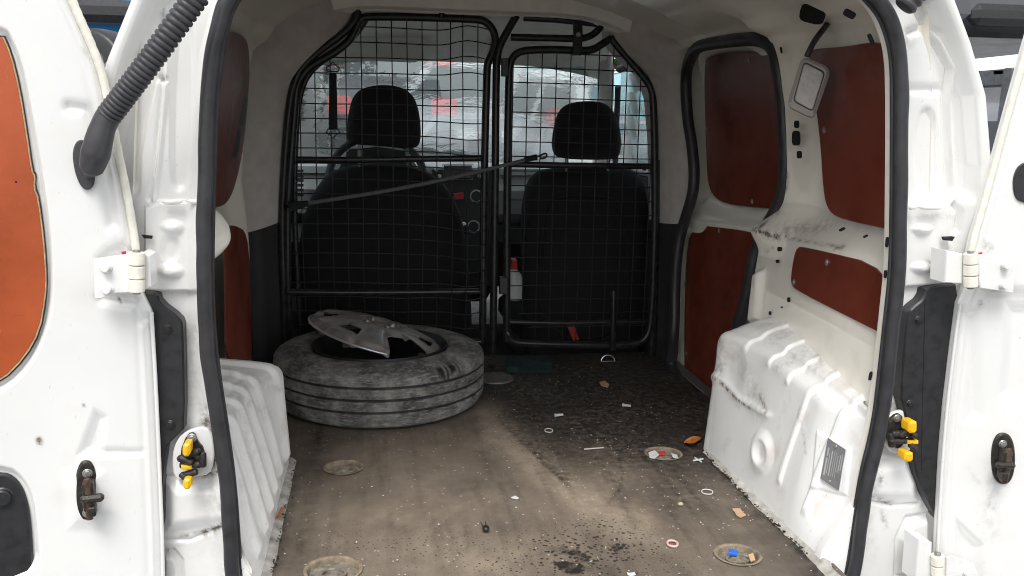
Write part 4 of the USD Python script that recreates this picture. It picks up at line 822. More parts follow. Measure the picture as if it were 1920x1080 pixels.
obj('lens_groove', PLm.prism(rr_([c4+(np.array(p)-c4)*[.73, .80] for p in q], .2), .004, .0044, .0002), 'dash_dark', LM)
obj('lens', PLm.prism(rr_(inn, .18), .003, .0062, .0015), 'lamp_lens', LM)
obj('cable', rtube([on(1513, 106, 1, .37), on(1520, 90, 1, .37), on(1530, 72, 1, .38), on(1548, 50, 1, .40), on(1560, 30, 1, .44)], .0065, 8), 'rubber', LM, smooth=True)

# ================================================================== loose wheel and its cap
WH = thing('loose_wheel', 'dusty car wheel with black steel rim lying flat before the driver seat', 'wheel', loc=(-.290, 1.10, 0))
R0, Hh = .303, .190
pr = [(.188, .010), (.192, .004), (.215, .001), (.256, .002), (.276, .006), (.289, .014), (.297, .028)]
for zc in (.054, .087, .120): pr += [(.3005, zc-.012), (.301, zc-.0042), (.2945, zc-.0032), (.2945, zc+.0032), (.301, zc+.0042)]
pr += [(.2995, .140), (.294, .149), (.284, .156), (.262, .164), (.240, .169), (.218, .169), (.203, .165), (.196, .160), (.190, .150)]
pr = np.array(pr); _q = [pr[0]]
for a_, b_ in zip(pr[:-1], pr[1:]):
    if np.linalg.norm(b_-a_) > .005: _q += [a_+(b_-a_)*min(.0009/np.linalg.norm(b_-a_), .3), (a_+b_)/2, b_+(a_-b_)*min(.0009/np.linalg.norm(b_-a_), .3)]
    _q += [b_]
v, f = lathe(np.array(_q), 260)
k = fbm(v*9, 3, 6)-.5; th = np.arctan2(v[:, 1], v[:, 0]); rad = np.hypot(v[:, 0], v[:, 1])
blk = np.array([((q*4.2) % 1) for q in th]); dirt = 1.2*np.exp(-((th+.92)/.16)**4)*sstep(.124, .138, v[:, 2]+.01*np.sin(th*31))*(1-sstep(.152, .163, v[:, 2]))*(np.sin(th*92+2*np.sin(th*40)) > -.2)*(rad > .25)
pass
obj('tyre', (v, f), 'tyre_rubber', WH, smooth=True, prim={'dirt': np.clip(dirt+.85*(rad < .2958)*(v[:, 2] > .045)*(v[:, 2] < .128), 0, 1)})  # tread grooves also coloured near black
MATCH = None
rimp = [(.187, .012), (.190, .020), (.182, .032), (.170, .05), (.163, .09), (.165, .130), (.172, .148), (.186, .158), (.1925, .168), (.191, .1745), (.1865, .171), (.180, .160), (.168, .152), (.160, .132), (.152, .118), (.10, .112), (.075, .118), (.045, .112), (.03, .105)]
obj('rim', lathe([(r_, z_-.006) for r_, z_ in rimp], 72), 'rim_black', WH, smooth=40)
for q in range(8):
    a = q*math.pi/4+.3; c = np.array([.128*math.cos(a), .128*math.sin(a), .1065]); t = np.linspace(0, 2*np.pi, 17)[:-1]
    P = np.stack([c[0]+.014*np.cos(t)*math.cos(a)-.018*np.sin(t)*math.sin(a), c[1]+.014*np.cos(t)*math.sin(a)+.018*np.sin(t)*math.cos(a), np.full(16, c[2]+.001)], 1); obj('vent_hole', prism3(P, (0, 0, 1), .002, .0004), 'hole_black', WH)
HC = thing('hubcap', 'scuffed grey wheel trim with a broken edge tipped on the loose wheel', 'hubcap')
def hubcap():
    nr, na = 60, 360; r = np.linspace(.0, .196, nr); a = np.linspace(0, 2*np.pi, na+1); Rg, Ag = np.meshgrid(r, a, indexing='ij')
    Z = .030*(1-(Rg/.196)**2.2)-.012*sstep(.180, .196, Rg)
    sp = .5+.5*np.cos(Ag*6+.6)
    hole = (Rg > .122) & (Rg < .158) & (sp > .62+2.*(.158-Rg))
    Z -= .008*np.exp(-((sp-.46)/.2)**2)*sstep(.08, .12, Rg)
    Z -= .010*sstep(.062, .054, Rg); Z += .006*sstep(.03, .02, Rg)
    for i in range(4):
        q = i*np.pi/2+.5; d = np.hypot(Rg*np.cos(Ag)-.043*math.cos(q), Rg*np.sin(Ag)-.043*math.sin(q)); Z += .012*(1-sstep(.007, .012, d))
    br = (Rg > .118) & (np.abs((Ag-5.22+np.pi) % (2*np.pi)-np.pi) < .33)
    P = np.stack([Rg*np.cos(Ag), Rg*np.sin(Ag), Z], -1)
    q = ((hole | br)[:-1, :-1] | (hole | br)[1:, 1:]); v, f = grid(P, ~q)
    t = trimesh.Trimesh(v, f, process=True); t.remove_unreferenced_vertices(); v, f = np.array(t.vertices), np.array(t.faces)
    n = t.vertex_normals; e = np.sort(f[:, [0, 1, 1, 2, 2, 0]].reshape(-1, 2), 1); u, c = np.unique(e, axis=0, return_counts=True)
    dirE = f[:, [0, 1, 1, 2, 2, 0]].reshape(-1, 2); bset = set(map(tuple, u[c == 1])); be = np.array([d for d in dirE if tuple(sorted(d)) in bset])
    K = len(v); side = np.vstack([np.stack([be[:, 1], be[:, 0], be[:, 0]+K], 1), np.stack([be[:, 1], be[:, 0]+K, be[:, 1]+K], 1)])
    return np.vstack([v, v-np.array([0, 0, 1])*.0028]), np.vstack([f, f[:, ::-1]+K, side])
zax = unit((.29, .02, 1)); xax = unit(np.array([1, 0, 0])-zax*zax[0]); yax = np.cross(zax, xax); HR = np.stack([xax, yax, zax]); hc = np.array([-.296, 1.085, .205])
hv, hf_ = hubcap(); obj('cover', (hv@HR+hc, hf_), 'cap_silver', HC, smooth=35)
t = np.linspace(-.75, 4.85, 120); obj('bright_edge', tube(np.stack([.196*np.cos(t), .196*np.sin(t), 0*t-.0145], 1)@HR+hc, .0032, 8), 'alloy', HC, smooth=True)
for q in np.arange(0, 2*np.pi, 2*np.pi/9):
    if abs((q-5.18+np.pi) % (2*np.pi)-np.pi) > .4: obj('clip', bbox(np.array([.168*math.cos(q), .168*math.sin(q), -.02])@HR+hc, (.022, .022, .03), .003), 'dash_dark', HC)

# ================================================================== small things on the load floor
def onfl(px, py, z=.0025): return on(px, py, 2, z)
def ring_(name, px, py, w, h, r, m, label, cat_):
    t = np.linspace(0, 2*np.pi, 33)[:-1]; c = onfl(px, py, r+.002); dx = np.linalg.norm(onfl(px+w/2, py)-onfl(px, py)); dy = np.linalg.norm(onfl(px, py+h/2)-onfl(px, py))
    obj(name, tube(np.stack([c[0]+dx*np.cos(t)*(1+.1*np.sin(2*t)), c[1]+dy*np.sin(t), np.full_like(t, c[2])], 1), r, 7, closed=True), m, None, True, label=label, cat=cat_)
ring_('rubber_band', 1029, 807, 15, 7, .0011, 'band_white', 'white rubber band lying flat in the middle of the dirty floor', 'rubber band')
ring_('rubber_band', 1326, 922, 21, 9, .0012, 'band_white', 'white rubber band lying near the caulked foot of the right wheel arch', 'rubber band')
ring_('plastic_ring', 1261, 1019, 19, 11, .0024, 'band_pink', 'small pale pink ring lying on the floor near the front edge', 'ring')
def chip(name, pts, th, m, label, cat_, curl=.0): 
    P = np.array([onfl(x, y, .004+curl*abs(i % 3-1)) for i, (x, y) in enumerate(pts)]); obj(name, prism3(P, (0, 0, 1), th, .0004), m, None, label=label, cat=cat_)
chip('cardboard_scrap', [(1373, 953), (1388, 953), (1392, 959), (1399, 965), (1388, 970), (1381, 965)], .002, 'cardboard', 'torn scrap of brown cardboard lying beside the right wheel arch', 'cardboard scrap')
chip('wood_chip', [(1124, 716), (1134, 714), (1142, 720), (1140, 725), (1128, 722)], .003, 'cardboard', 'brown wood chip lying on the dark wet part of the floor', 'wood chip')
lf = np.array([[onfl(1283+35*t, 828-7*t*1.1+s*(6.5*math.sin(math.pi*min(t+.05, 1))), .006+.006*math.sin(t*3)+.004*abs(s)) for s in (-1, -.5, 0, .5, 1)] for t in np.linspace(0, 1, 14)])
obj('dry_leaf', grid(lf), 'leaf_orange', None, True, label='narrow orange dry leaf against the foot of the right wheel arch', cat='leaf')
lf = np.array([[onfl(519+12*t+s*3, 972-22*t, .010+.008*math.sin(t*4)+.004*abs(s)) for s in (-1, 0, 1)] for t in np.linspace(0, 1, 8)])
obj('dry_leaf', grid(lf), 'leaf_orange', None, True, label='crumpled orange leaf bit stuck on the strip of the left wheel arch', cat='leaf')
def plug(px, py, ang, m, label):
    c = onfl(px, py, .0055); d = np.array([math.cos(ang), math.sin(ang), 0]); o = thing('wall_plug', label, 'wall plug')
    obj('shank', tube([c-d*.010, c+d*.012], [.0040, .0034], 8), m, o, smooth=True); obj('collar', tube([c-d*.0125, c-d*.0095], .0052, 8), m, o, smooth=True)
plug(1048, 778, .2, 'plastic_white', 'pale plastic wall plug lying on the middle of the floor'); plug(1175, 760, -.5, 'plastic_white', 'pale plastic wall plug lying on the dark wet patch of the floor')
o = thing('tile_spacer', 'small white cross shaped spacer near the rear foot of the wheel arch', 'spacer'); c = onfl(1309, 862, .004)
for d in (np.array([.014, .004, 0]), np.array([-.003, .014, 0])): obj('arm', tube([c-d, c+d], .002, 6), 'plastic_white', o)
v, f = ball((0, 0, 0), .0062, 2); v = v*[1, .8, .6]*(1+.3*(fbm(v*200, 2, 3)-.5))[:, None]; obj('pebble', (v+onfl(1276, 945, .005), f), 'pebble', None, True, label='beige pebble lying on the floor between the two right lashing cups', cat='pebble')
o = thing('dry_seed', 'black stalked seed lying in the middle of the dusty floor', 'seed'); c = onfl(911, 991, .008); v, f = ball((0, 0, 0), .0085, 2); obj('pod', (v*[.85, 1.1, .8]+c, f), 'seed_black', o, smooth=True)
for dx in (-.004, .002): obj('stalk', tube([c+[dx, .006, 0], c+[dx*1.6-.001, .024, .003]], .0010, 5), 'seed_black', o)
chip('wood_splinter', [(1095, 841-0), (1132, 838), (1132, 839.3), (1095, 842.4)], .0012, 'band_white', 'thin pale splinter lying on the floor beyond the right cup', 'splinter')
chip('paper_scrap', [(1175, 1072), (1180, 1074), (1190, 1072), (1192, 1077), (1183, 1079), (1177, 1077)], .0015, 'plastic_white', 'white paper scrap on the floor near the bottom edge', 'paper scrap')
chip('foil_scrap', [(958, 932), (966, 929), (973, 933), (970, 935), (962, 934)], .0015, 'plastic_white', 'thin curled white shred on the dusty middle of the floor', 'plastic shred')
# cup fillings
chip('paper_scrap', [(1216, 848), (1228, 844), (1236, 852), (1228, 859), (1218, 857)], .002, 'plastic_white', 'white paper scrap in the left side of the cup beside the orange leaf', 'paper scrap')
chip('red_scrap', [(1233, 846), (1248, 845), (1248, 851), (1234, 851)], .004, 'cord_red', 'red plastic scrap inside the cup beside the orange leaf', 'plastic scrap')
chip('paper_scrap', [(1258, 849), (1270, 853), (1272, 859), (1262, 857)], .002, 'plastic_white', 'white paper scrap in the right side of the cup beside the orange leaf', 'paper scrap')
chip('blue_cap', [(1366, 1028), (1384, 1031), (1382, 1038), (1366, 1036)], .005, 'blue_plastic', 'blue plastic cap wedged inside the cup nearest the right pillar', 'plastic cap')
chip('wood_chip', [(1403, 1040), (1412, 1036), (1416, 1048), (1408, 1052)], .003, 'cardboard', 'pale wood chip inside the cup with the blue cap', 'wood chip')
# cloth, lid, shackle
cl = np.array([[onfl(950+85*u, 700-26*v, .004) for v in np.linspace(0, 1, 24)] for u in np.linspace(0, 1, 40)]); cl[..., 2] += .022*fbm(np.stack([cl[..., 0]*14, cl[..., 1]*9, 0*cl[..., 0]], -1), 3, 2)*sstep(0, .15, np.linspace(0, 1, 24))[None]; cl[..., 1] += .03*(fbm(cl*9, 2, 6)-.5)
obj('green_cloth', grid(cl), 'cloth_green', None, True, label='dark green rag lying on the floor before the passenger grille', cat='cloth')
c = onfl(928, 711, 0); obj('metal_lid', lathe([(0, .004), (.048, .004), (.050, .007), (.058, .007), (.060, .003), (.060, .001)], 40, c), 'aluminium', None, True, label='flat round grey lid on the floor right of the loose wheel', cat='lid')
o = thing('shackle_ring', 'shiny steel D ring standing on the floor under the passenger grille', 'ring'); c = onfl(1140, 678, .004); t = np.linspace(0, np.pi, 20)
obj('bow', tube(np.stack([c[0]+.024*np.cos(t), c[1]+.004*np.sin(t), c[2]+.022*np.sin(t)], 1), .0032, 8), 'chrome', o, smooth=True); obj('pin', tube([c-[.026, 0, 0], c+[.026, 0, 0]], .0032, 8), 'chrome', o, smooth=True)
o = thing('buckle_strap', 'red belt end hanging under the passenger seat behind the grille', 'strap'); PB = Pl((0, 1.60, .1), (0, -1, 0))
obj('webbing', PB.prism([(1063, 610), (1077, 610), (1086, 637), (1075, 639)], 0, .003, .0005), 'cord_red', o)
o = thing('spray_bottle', 'white bottle with a red nozzle between the two seats', 'bottle'); c = on(962, 530, 1, 1.72)
obj('bottle', lathe([(0, -.06), (.035, -.06), (.037, -.05), (.037, .0), (.030, .03), (.013, .05), (.012, .06)], 28, c), 'plastic_white', o, smooth=40); obj('nozzle', hull([c+np.array(p) for p in [(-.012, -.012, .05), (.012, -.012, .05), (.012, .012, .05), (-.012, .012, .05), (-.008, -.035, .085), (.008, -.035, .085), (-.01, .01, .09), (.01, .01, .09)]]), 'cord_red', o)
# crumbs: hundreds of bits too small to count
ms = []
for i in range(900):
    x = RNG.uniform(-.5, .5) if i % 3 else RNG.normal(.25, .15); y = RNG.uniform(.0, 1.4); s = min(RNG.exponential(.0005)+.0004, .0022)
    if abs(x) > .49 or (np.hypot(x+.29, y-1.1) < .31): continue
    h = np.array([[1, 0, 0], [-.5, .8, 0], [-.5, -.8, 0], [0, 0, .9]])*s*RNG.uniform(.6, 1.4, 3); q = RNG.uniform(0, 6.28); c_, s_ = math.cos(q), math.sin(q)
    ms.append((h@np.array([[c_, s_, 0], [-s_, c_, 0], [0, 0, 1]])+[x, y, .0028], np.array([[0, 1, 3], [1, 2, 3], [2, 0, 3], [0, 2, 1]])))
obj('floor_crumbs', cat(ms), 'crumb', None, False, label='pale grit and crumbs scattered over the load floor', cat='grit', kind='stuff')
ms = []
for s in (1, -1):
    A, B_ = on(*ARCH_B[s][0], 2, 0.), on(*ARCH_B[s][2], 2, 0.)
    for i in range(420 if s > 0 else 160):
        t = RNG.uniform(0, 1); p = A+(B_-A)*t+np.array([-s*abs(RNG.normal(.004, .008)), 0, .003]); z = min(RNG.exponential(.0012)+.0008, .004)
        h = np.clip(RNG.normal(0, 1, (5, 3)), -1.6, 1.6)*[1, 1, .5]*z; h[:, 2] = abs(h[:, 2])
        if p[1] < .03: continue
        try: ms.append((hull(h)[0]+p, hull(h)[1]))
        except Exception: pass
obj('edge_debris', cat(ms), 'seed_black', None, False, label='dark flakes and dirt gathered along the feet of the wheel arches', cat='dirt', kind='stuff')

# ================================================================== rear doors, swung right round
class DoorPlane(Pl): pass
def rear_door(side):
    o = np.array([-.705, -.01, 0]) if side < 0 else np.array([.775, -.01, 0])
    ang = math.radians(10); u = np.array([side*math.cos(ang), -math.sin(ang), 0]); n = np.array([-side*math.sin(ang)*1.0, -math.cos(ang), 0])
    pl = Pl(o, n)
    if side < 0:
        edge = [(118, -60), (128, -20), (143, 20), (166, 70), (190, 130), (206, 200), (218, 270), (236, 350), (250, 430), (256, 475), (262, 540), (284, 585), (290, 680), (296, 800), (300, 900), (304, 1000), (306, 1090), (308, 1160)]
    else:
        edge = [(1965, -60), (1945, 20), (1925, 90), (1900, 180), (1870, 290), (1843, 390), (1825, 450), (1817, 490), (1812, 540), (1800, 570), (1788, 660), (1776, 760), (1768, 850), (1762, 960), (1757, 1060), (1754, 1160)]
    E3 = pl.pts(edge); zz = E3[:, 2]; w = (E3-o)@u; od = np.argsort(zz); zz, w = zz[od], w[od]
    zs = np.linspace(zz[0], zz[-1], 330); us = np.r_[np.linspace(0, .26, 230), np.linspace(.27, .62, 70)]
    U, Z = np.meshgrid(us, zs, indexing='ij'); W0 = np.interp(Z, zz, w); H = .0*U
    Wd = W0+U
    P = o+Wd[..., None]*u+np.stack([0*Z, 0*Z, Z], -1); px, py = proj(P); D = 0*H
    H -= .010*(1-sstep(0, .016, U)); H -= .0015*np.exp(-((U-.022)/.005)**2)
    if side < 0:
        rec = chaikin([(-400, 20), (0, 30), (38, 110), (56, 200), (74, 300), (92, 420), (98, 520), (92, 600), (60, 680), (5, 735), (-100, 760), (-400, 770)], 2)
        H -= .012*sstep(-4, 6, inside_d(px, py, rec))
        low = chaikin([(-300, 868), (10, 870), (48, 900), (66, 950), (76, 1100), (-300, 1100)], 2)
        H -= .010*sstep(-3, 6, inside_d(px, py, low))
        H -= .009*sstep(0, 22, inside_d(px, py, [(175, 760), (205, 778), (200, 835), (275, 838), (272, 858), (180, 862), (138, 858)]))
        H -= .009*sstep(0, 30, inside_d(px, py, [(195, 455), (240, 440), (258, 470), (250, 545), (180, 560), (170, 480)]))
        H += .006*sstep(0, 40, inside_d(px, py, [(110, 880), (165, 860), (205, 880), (215, 960), (190, 1000), (120, 1000)]))
        H -= .008*np.exp(-(seg_dist(px, py, [(190, 560), (255, 570), (268, 600)])/9)**2)
        H -= .007*np.exp(-(seg_dist(px, py, [(130, 200), (160, 205), (180, 240), (196, 330), (210, 420)])/10)**2)
        for pts, r, a in (([(73, 825), (75, 831)], 5, 1.8), ([(157, 760), (159, 764)], 3, 1.2), ([(232, 455), (245, 470)], 8, .35), ([(222, 560), (226, 568)], 3, 1.2), ([(155, 90), (185, 140), (205, 220)], 4, .4)): D += a*np.exp(-(seg_dist(px, py, pts)/r)**2)
    else:
        H += .010*sstep(0, 30, inside_d(px, py, [(1850, 470), (1990, 440), (1990, 560), (1840, 560)]))
        H -= .012*sstep(0, 40, inside_d(px, py, [(1800, 580), (1845, 570), (1850, 780), (1838, 800), (1800, 800)]))
        H -= .010*sstep(0, 30, inside_d(px, py, [(1880, 560), (2000, 560), (2000, 770), (1890, 780), (1868, 740)]))
        H -= .009*sstep(0, 24, inside_d(px, py, [(1786, 960), (1850, 1020), (1850, 1100), (1786, 1100)]))
        for pts, r, a in (([(1838, 568), (1840, 574)], 4, 1.5), ([(1846, 455), (1856, 470)], 9, .6), ([(1850, 950), (1858, 1000)], 20, .15), ([(1858, 900), (1860, 950)], 8, .3), ([(1815, 880), (1835, 905)], 6, .2)): D += a*np.exp(-(seg_dist(px, py, pts)/r)**2)
    P = P+n*H[..., None]
    back = P[:1]-n*.016+u*.002; back2 = P[:1]-n*.008-u*.001
    P = np.concatenate([back, back2, P], 0); D = np.concatenate([D[:1]*0, D[:1]*0, D], 0)
    dr = thing('rear_door', parent=VAN)
    cd(dr, label='left rear door with lining board coloured lighter for daylight' if side < 0 else 'right rear door')
    m = grid(P, flip=(side < 0))
    v, f = m; outer = P[30:]-n*.05; v2, f2 = grid(outer, flip=(side > 0))
    obj('inner_skin', m, 'white_paint', dr, True, prim={'dirt': D}); obj('outer_skin', (v2, f2), 'white_paint', dr, True, prim={'dirt': 0*D[30:]})
    return dr, pl, edge, n, u
DL, PLL, EL, nL, uL = rear_door(-1)
DR, PLR, ER, nR, uR = rear_door(1)
for dr, pl, e, n, k in ((DL, PLL, EL, nL, 10), (DR, PLR, ER, nR, 8)):
    ctr = pl.pts(e[:k], -.002); c = chaikin(ctr, 3, False)
    bw = 1+.10*np.sin(np.arange(len(c))*2.1)*(fbm(c*30, 1, 2)) 
    obj('edge_bead', tube(c, .0060*bw, 8), 'cream_bead', dr, smooth=True)
    c = chaikin(pl.pts([(x, y) for x, y in e[k+1:]], -.003), 3, False); obj('edge_bead', tube(c, .0030, 8), 'white_paint', dr, smooth=True)
# left door lining board, a black strip for the shadow gap round it, black lower cover
bp = chaikin([(-400, 62), (0, 60), (18, 100), (34, 165), (48, 250), (58, 322), (64, 330), (62, 352), (70, 372), (80, 450), (85, 520), (83, 560), (72, 620), (45, 668), (2, 712), (-60, 735), (-400, 745)], 1)
obj('gap_strip', PLL.prism([(x+5 if x > -300 else x, y+(4 if y > 560 else -3)) for x, y in bp], -.012, -.008, .001), 'rubber', DL)  # dark strip standing in for the shadow along the board edge
b3 = obj('board', PLL.prism(bp, -.009, -.002, .0006), 'board_daylit', DL); obj('board_edge', PLL.prism([(x+2.2, y+2.5 if y > 600 else y) for x, y in bp], -.0095, -.0028, .0003), 'ply_edge', DL)
obj('screw_hole', PLL.cyl(30, 341, .0016, -.002, -.0016, n=8), 'hole_black', b3)
lc = obj('lower_cover', PLL.prism(chaikin([(-300, 884), (0, 884), (34, 900), (52, 940), (60, 1000), (66, 1150), (-300, 1150)], 2), -.012, -.003, .003), 'black_plastic', DL)
obj('cover_knob', cat([PLL.cyl(4, 934, .018, -.003, -.001), PLL.cyl(4, 933, .013, -.001, .005)]), 'black_plastic', lc)
hc_ = obj('handle_recess', PLR.prism(chaikin([(1916, 303), (1960, 300), (1960, 384), (1914, 380), (1902, 366), (1900, 330)], 2), .0, .004, .001), 'black_plastic', DR)
# lock keepers: black ovals with a claw
def keeper(pl, dr, cx, cy, w, h, sgn):
    t = np.linspace(0, 2*np.pi, 41)[:-1]; e = .8
    o = obj('lock_keeper', pl.prism(np.stack([cx+w/2*np.sign(np.cos(t))*abs(np.cos(t))**e, cy+h/2*np.sign(np.sin(t))*abs(np.sin(t))**.9], 1), -.002, .006, .003), 'latch_black', dr)
    for dy in (-h*.30, h*.36): obj('bolt', cat([pl.cyl(cx+3*sgn, cy+dy, .0075, .006, .0085), pl.cyl(cx+3*sgn, cy+dy, .0048, .0085, .0125, n=6)]), 'bolt_steel', o)
    R = np.stack([pl.a, pl.b, pl.n]); A = pl.at(cx+8*sgn, cy, .0)
    obj('claw', cat([bbox(A+pl.n*.016, (.016, .050, .022), .003, R), bbox(A+pl.n*.030+pl.a*.006*sgn, (.034, .012, .014), .004, R), bbox(A+pl.n*.022-pl.b*.022+pl.a*.004*sgn, (.012, .016, .022), .002, R)]), 'latch_black', o)
    obj('claw_pin', tube([A+pl.n*.024+pl.b*.030, A+pl.n*.024-pl.b*.036], .0052, 10), 'rust_metal', o, smooth=True)
keeper(PLL, DL, 161, 921, 42, 112, 1); keeper(PLR, DR, 1883, 861, 44, 96, -1)
# hinges
def hinge(dr, side, kx, ky0, ky1, leaf, frame_, bolts, yk=-.045):
    P0 = Pl((0, yk, 0), (0, -1, 0)); h = obj('hinge', P0.prism(leaf, -.006, .0, .0012), 'white_paint', dr, prim=None)
    for a, b in zip(np.linspace(ky0, ky1, 4)[:-1], np.linspace(ky0, ky1, 4)[1:]):
        A, B_ = P0.at(kx, a+.8, -.004), P0.at(kx, b-.8, -.004); obj('knuckle', tube([A, A+(B_-A)*.06, A+(B_-A)*.94, B_], [.0108, .0120, .0120, .0108], 20), 'cream_bead', h, smooth=35)
    obj('pin', tube([P0.at(kx, ky0-3, -.004), P0.at(kx, ky1+3, -.004)], .006, 10), 'bolt_steel', h, smooth=True)
    obj('frame_leaf', P0.prism(frame_, -.055, -.012, .002), 'white_paint', h)
    for x, y in bolts:
        obj('bolt', cat([P0.cyl(x, y, .0088, 0, .003), P0.cyl(x, y, .0062, .003, .013)]), 'white_paint', h)
    return h
hinge(DL, -1, 256, 472, 548, [(174, 486), (243, 476), (246, 548), (215, 550), (190, 560), (177, 560)], [(266, 474), (281, 480), (283, 538), (268, 545)], [(199, 501), (202, 542)])
hinge(DR, 1, 1820, 474, 538, [(1834, 480), (1846, 477), (1874, 484), (1876, 490), (1905, 487), (1900, 550), (1878, 546), (1838, 540)], [(1775, 470), (1806, 476), (1804, 532), (1772, 530)], [(1883, 497), (1880, 534)])
hinge(DR, 1, 1758, 1040, 1098, [(1776, 1046), (1788, 1044), (1818, 1054), (1828, 1060), (1834, 1078), (1824, 1110), (1774, 1100)], [(1722, 1012), (1748, 1018), (1746, 1096), (1716, 1092)], [(1812, 1074)])
for d, P0, x, y in ((DL, PLL, 232, 474), (DR, PLR, 1838, 476)): obj('marker', P0.prism([(x-4, y-2), (x+4, y-3), (x+4, y+3), (x-4, y+3)], .0, .003, .0005), 'red_button', d)
# ribbed rubber conduit for the door wiring
CT = obj('cable_boot', PLL.prism(chaikin([(140, 268), (152, 260), (164, 272), (176, 310), (178, 345), (166, 358), (152, 352), (140, 325), (135, 290)], 2), .0, .007, .002), 'bellows_rubber', DL)
pb = [PLL.at(166, 330, .012), PLL.at(172, 315, .026), PLL.at(180, 285, .034), PLL.at(190, 245, .036), PLL.at(199, 225, .036), PLL.at(205, 215, .036)]
c = chaikin(pb, 3, False); rr = np.interp(np.linspace(0, 1, len(c)), [0, .12, .35, .7, 1], [.006, .017, .0205, .0175, .0172]); obj('boot_neck', tube(c, rr, 16), 'bellows_rubber', CT, smooth=True)
b0, b1 = PLL.at(203, 218, .036), on(372, -12, 1, -.06)
L = np.linspace(0, 1, 420); q = b0+(b1-b0)*L[:, None]+np.array([-.004, -.008, -.010])*np.sin(np.pi*L)[:, None]; ph = (L*27) % 1
rr = .0138+.0042*np.sqrt(np.clip(1-((ph-.5)/.5)**2, 0, 1)); obj('bellows', tube(q, rr, 22), 'bellows_rubber', CT, smooth=True)
b2, b3_ = on(1694, 14, 1, -.04), on(1760, -60, 1, -.05); L = np.linspace(0, 1, 60); q = b2+(b3_-b2)*L[:, None]; CT2 = obj('cable_boot', tube(q, .0155+.004*np.abs(np.sin(L*20)), 18), 'bellows_rubber', DR, smooth=True)

# ================================================================== door check catches with yellow grips on the pillars
def catch(J, pts_plate, cx, cy, s, ybase, yg):
    P0 = Pl((0, ybase, 0), (0, -1, 0)); d = P0.prism
    back = obj('catch_seat', d(chaikin(pts_plate[0], 2), -.004, .004, .002), 'white_paint', J)
    c = obj('door_catch', d(chaikin(pts_plate[1], 1), .004, .012, .002), 'latch_black', J)
    obj('bolt', cat([P0.cyl(*pts_plate[2], .0075, .012, .0145), P0.cyl(*pts_plate[2], .0042, .0145, .0175, n=6)]), 'bolt_steel', c)
    for dx0, dy0, dx1, dy1, r, h in pts_plate[3]:
        A, B_ = P0.at(cx+dx0, cy+dy0, h), P0.at(cx+dx1, cy+dy1, h+.004); obj('arm', tube([A, A+(B_-A)*.1, A+(B_-A)*.9, B_], [r*.7, r, r, r*.7], 8), 'latch_black', c, smooth=True)
    for (x, y, w, h_) in yg: obj('grip', d(chaikin([(x-w/2, y-h_*.3), (x-w*.3, y-h_/2), (x+w*.3, y-h_/2), (x+w/2, y-h_*.42), (x+w*.46, y+h_/2), (x-w/2, y+h_/2)], 1), .022, .046, .004), 'yellow_plastic', c)
    for (x, y, w, h_) in ((yg[0][0], (yg[0][1]+yg[1][1])/2+s*0, 20, 7),): obj('grip_bar', d([(x-w/2, y-h_/2), (x+w/2, y-h_/2), (x+w/2, y+h_/2), (x-w/2, y+h_/2)], .018, .034, .002), 'yellow_plastic', c)
catch(JL, [[(326, 835), (345, 808), (400, 798), (402, 890), (360, 894), (328, 902), (322, 870)], [(350, 815), (364, 812), (370, 830), (382, 842), (382, 868), (366, 880), (345, 876), (336, 850)], (360, 821),
    [(-18, -4, 22, -22, .006, .022), (-14, 6, 26, 4, .007, .020), (-10, 26, 18, 18, .006, .024), (28, -18, 28, 10, .006, .022), (-14, 22, 0, 34, .005, .026), (-16, -8, 10, 2, .006, .028), (4, -14, 28, -10, .008, .016)]], 352, 866, 1, .024,
    None or [(349, 845, 15, 24), (350, 909, 15, 20)])
catch(JR, [[(1655, 800), (1670, 775), (1700, 768), (1716, 790), (1720, 830), (1700, 852), (1662, 848)], [(1676, 780), (1690, 775), (1698, 795), (1702, 815), (1694, 838), (1680, 843), (1662, 820), (1662, 800)], (1682, 784),
    [(-24, -8, 16, -10, .007, .020), (-28, 6, 18, 4, .006, .022), (14, -8, 24, -4, .006, .030), (10, 10, 24, 22, .006, .030), (-26, -10, -22, 16, .007, .018), (-8, -4, 8, -16, .006, .026)]], 1695, 822, -1, .024,
    [(1713, 802, 17, 23), (1706, 858, 17, 18)])

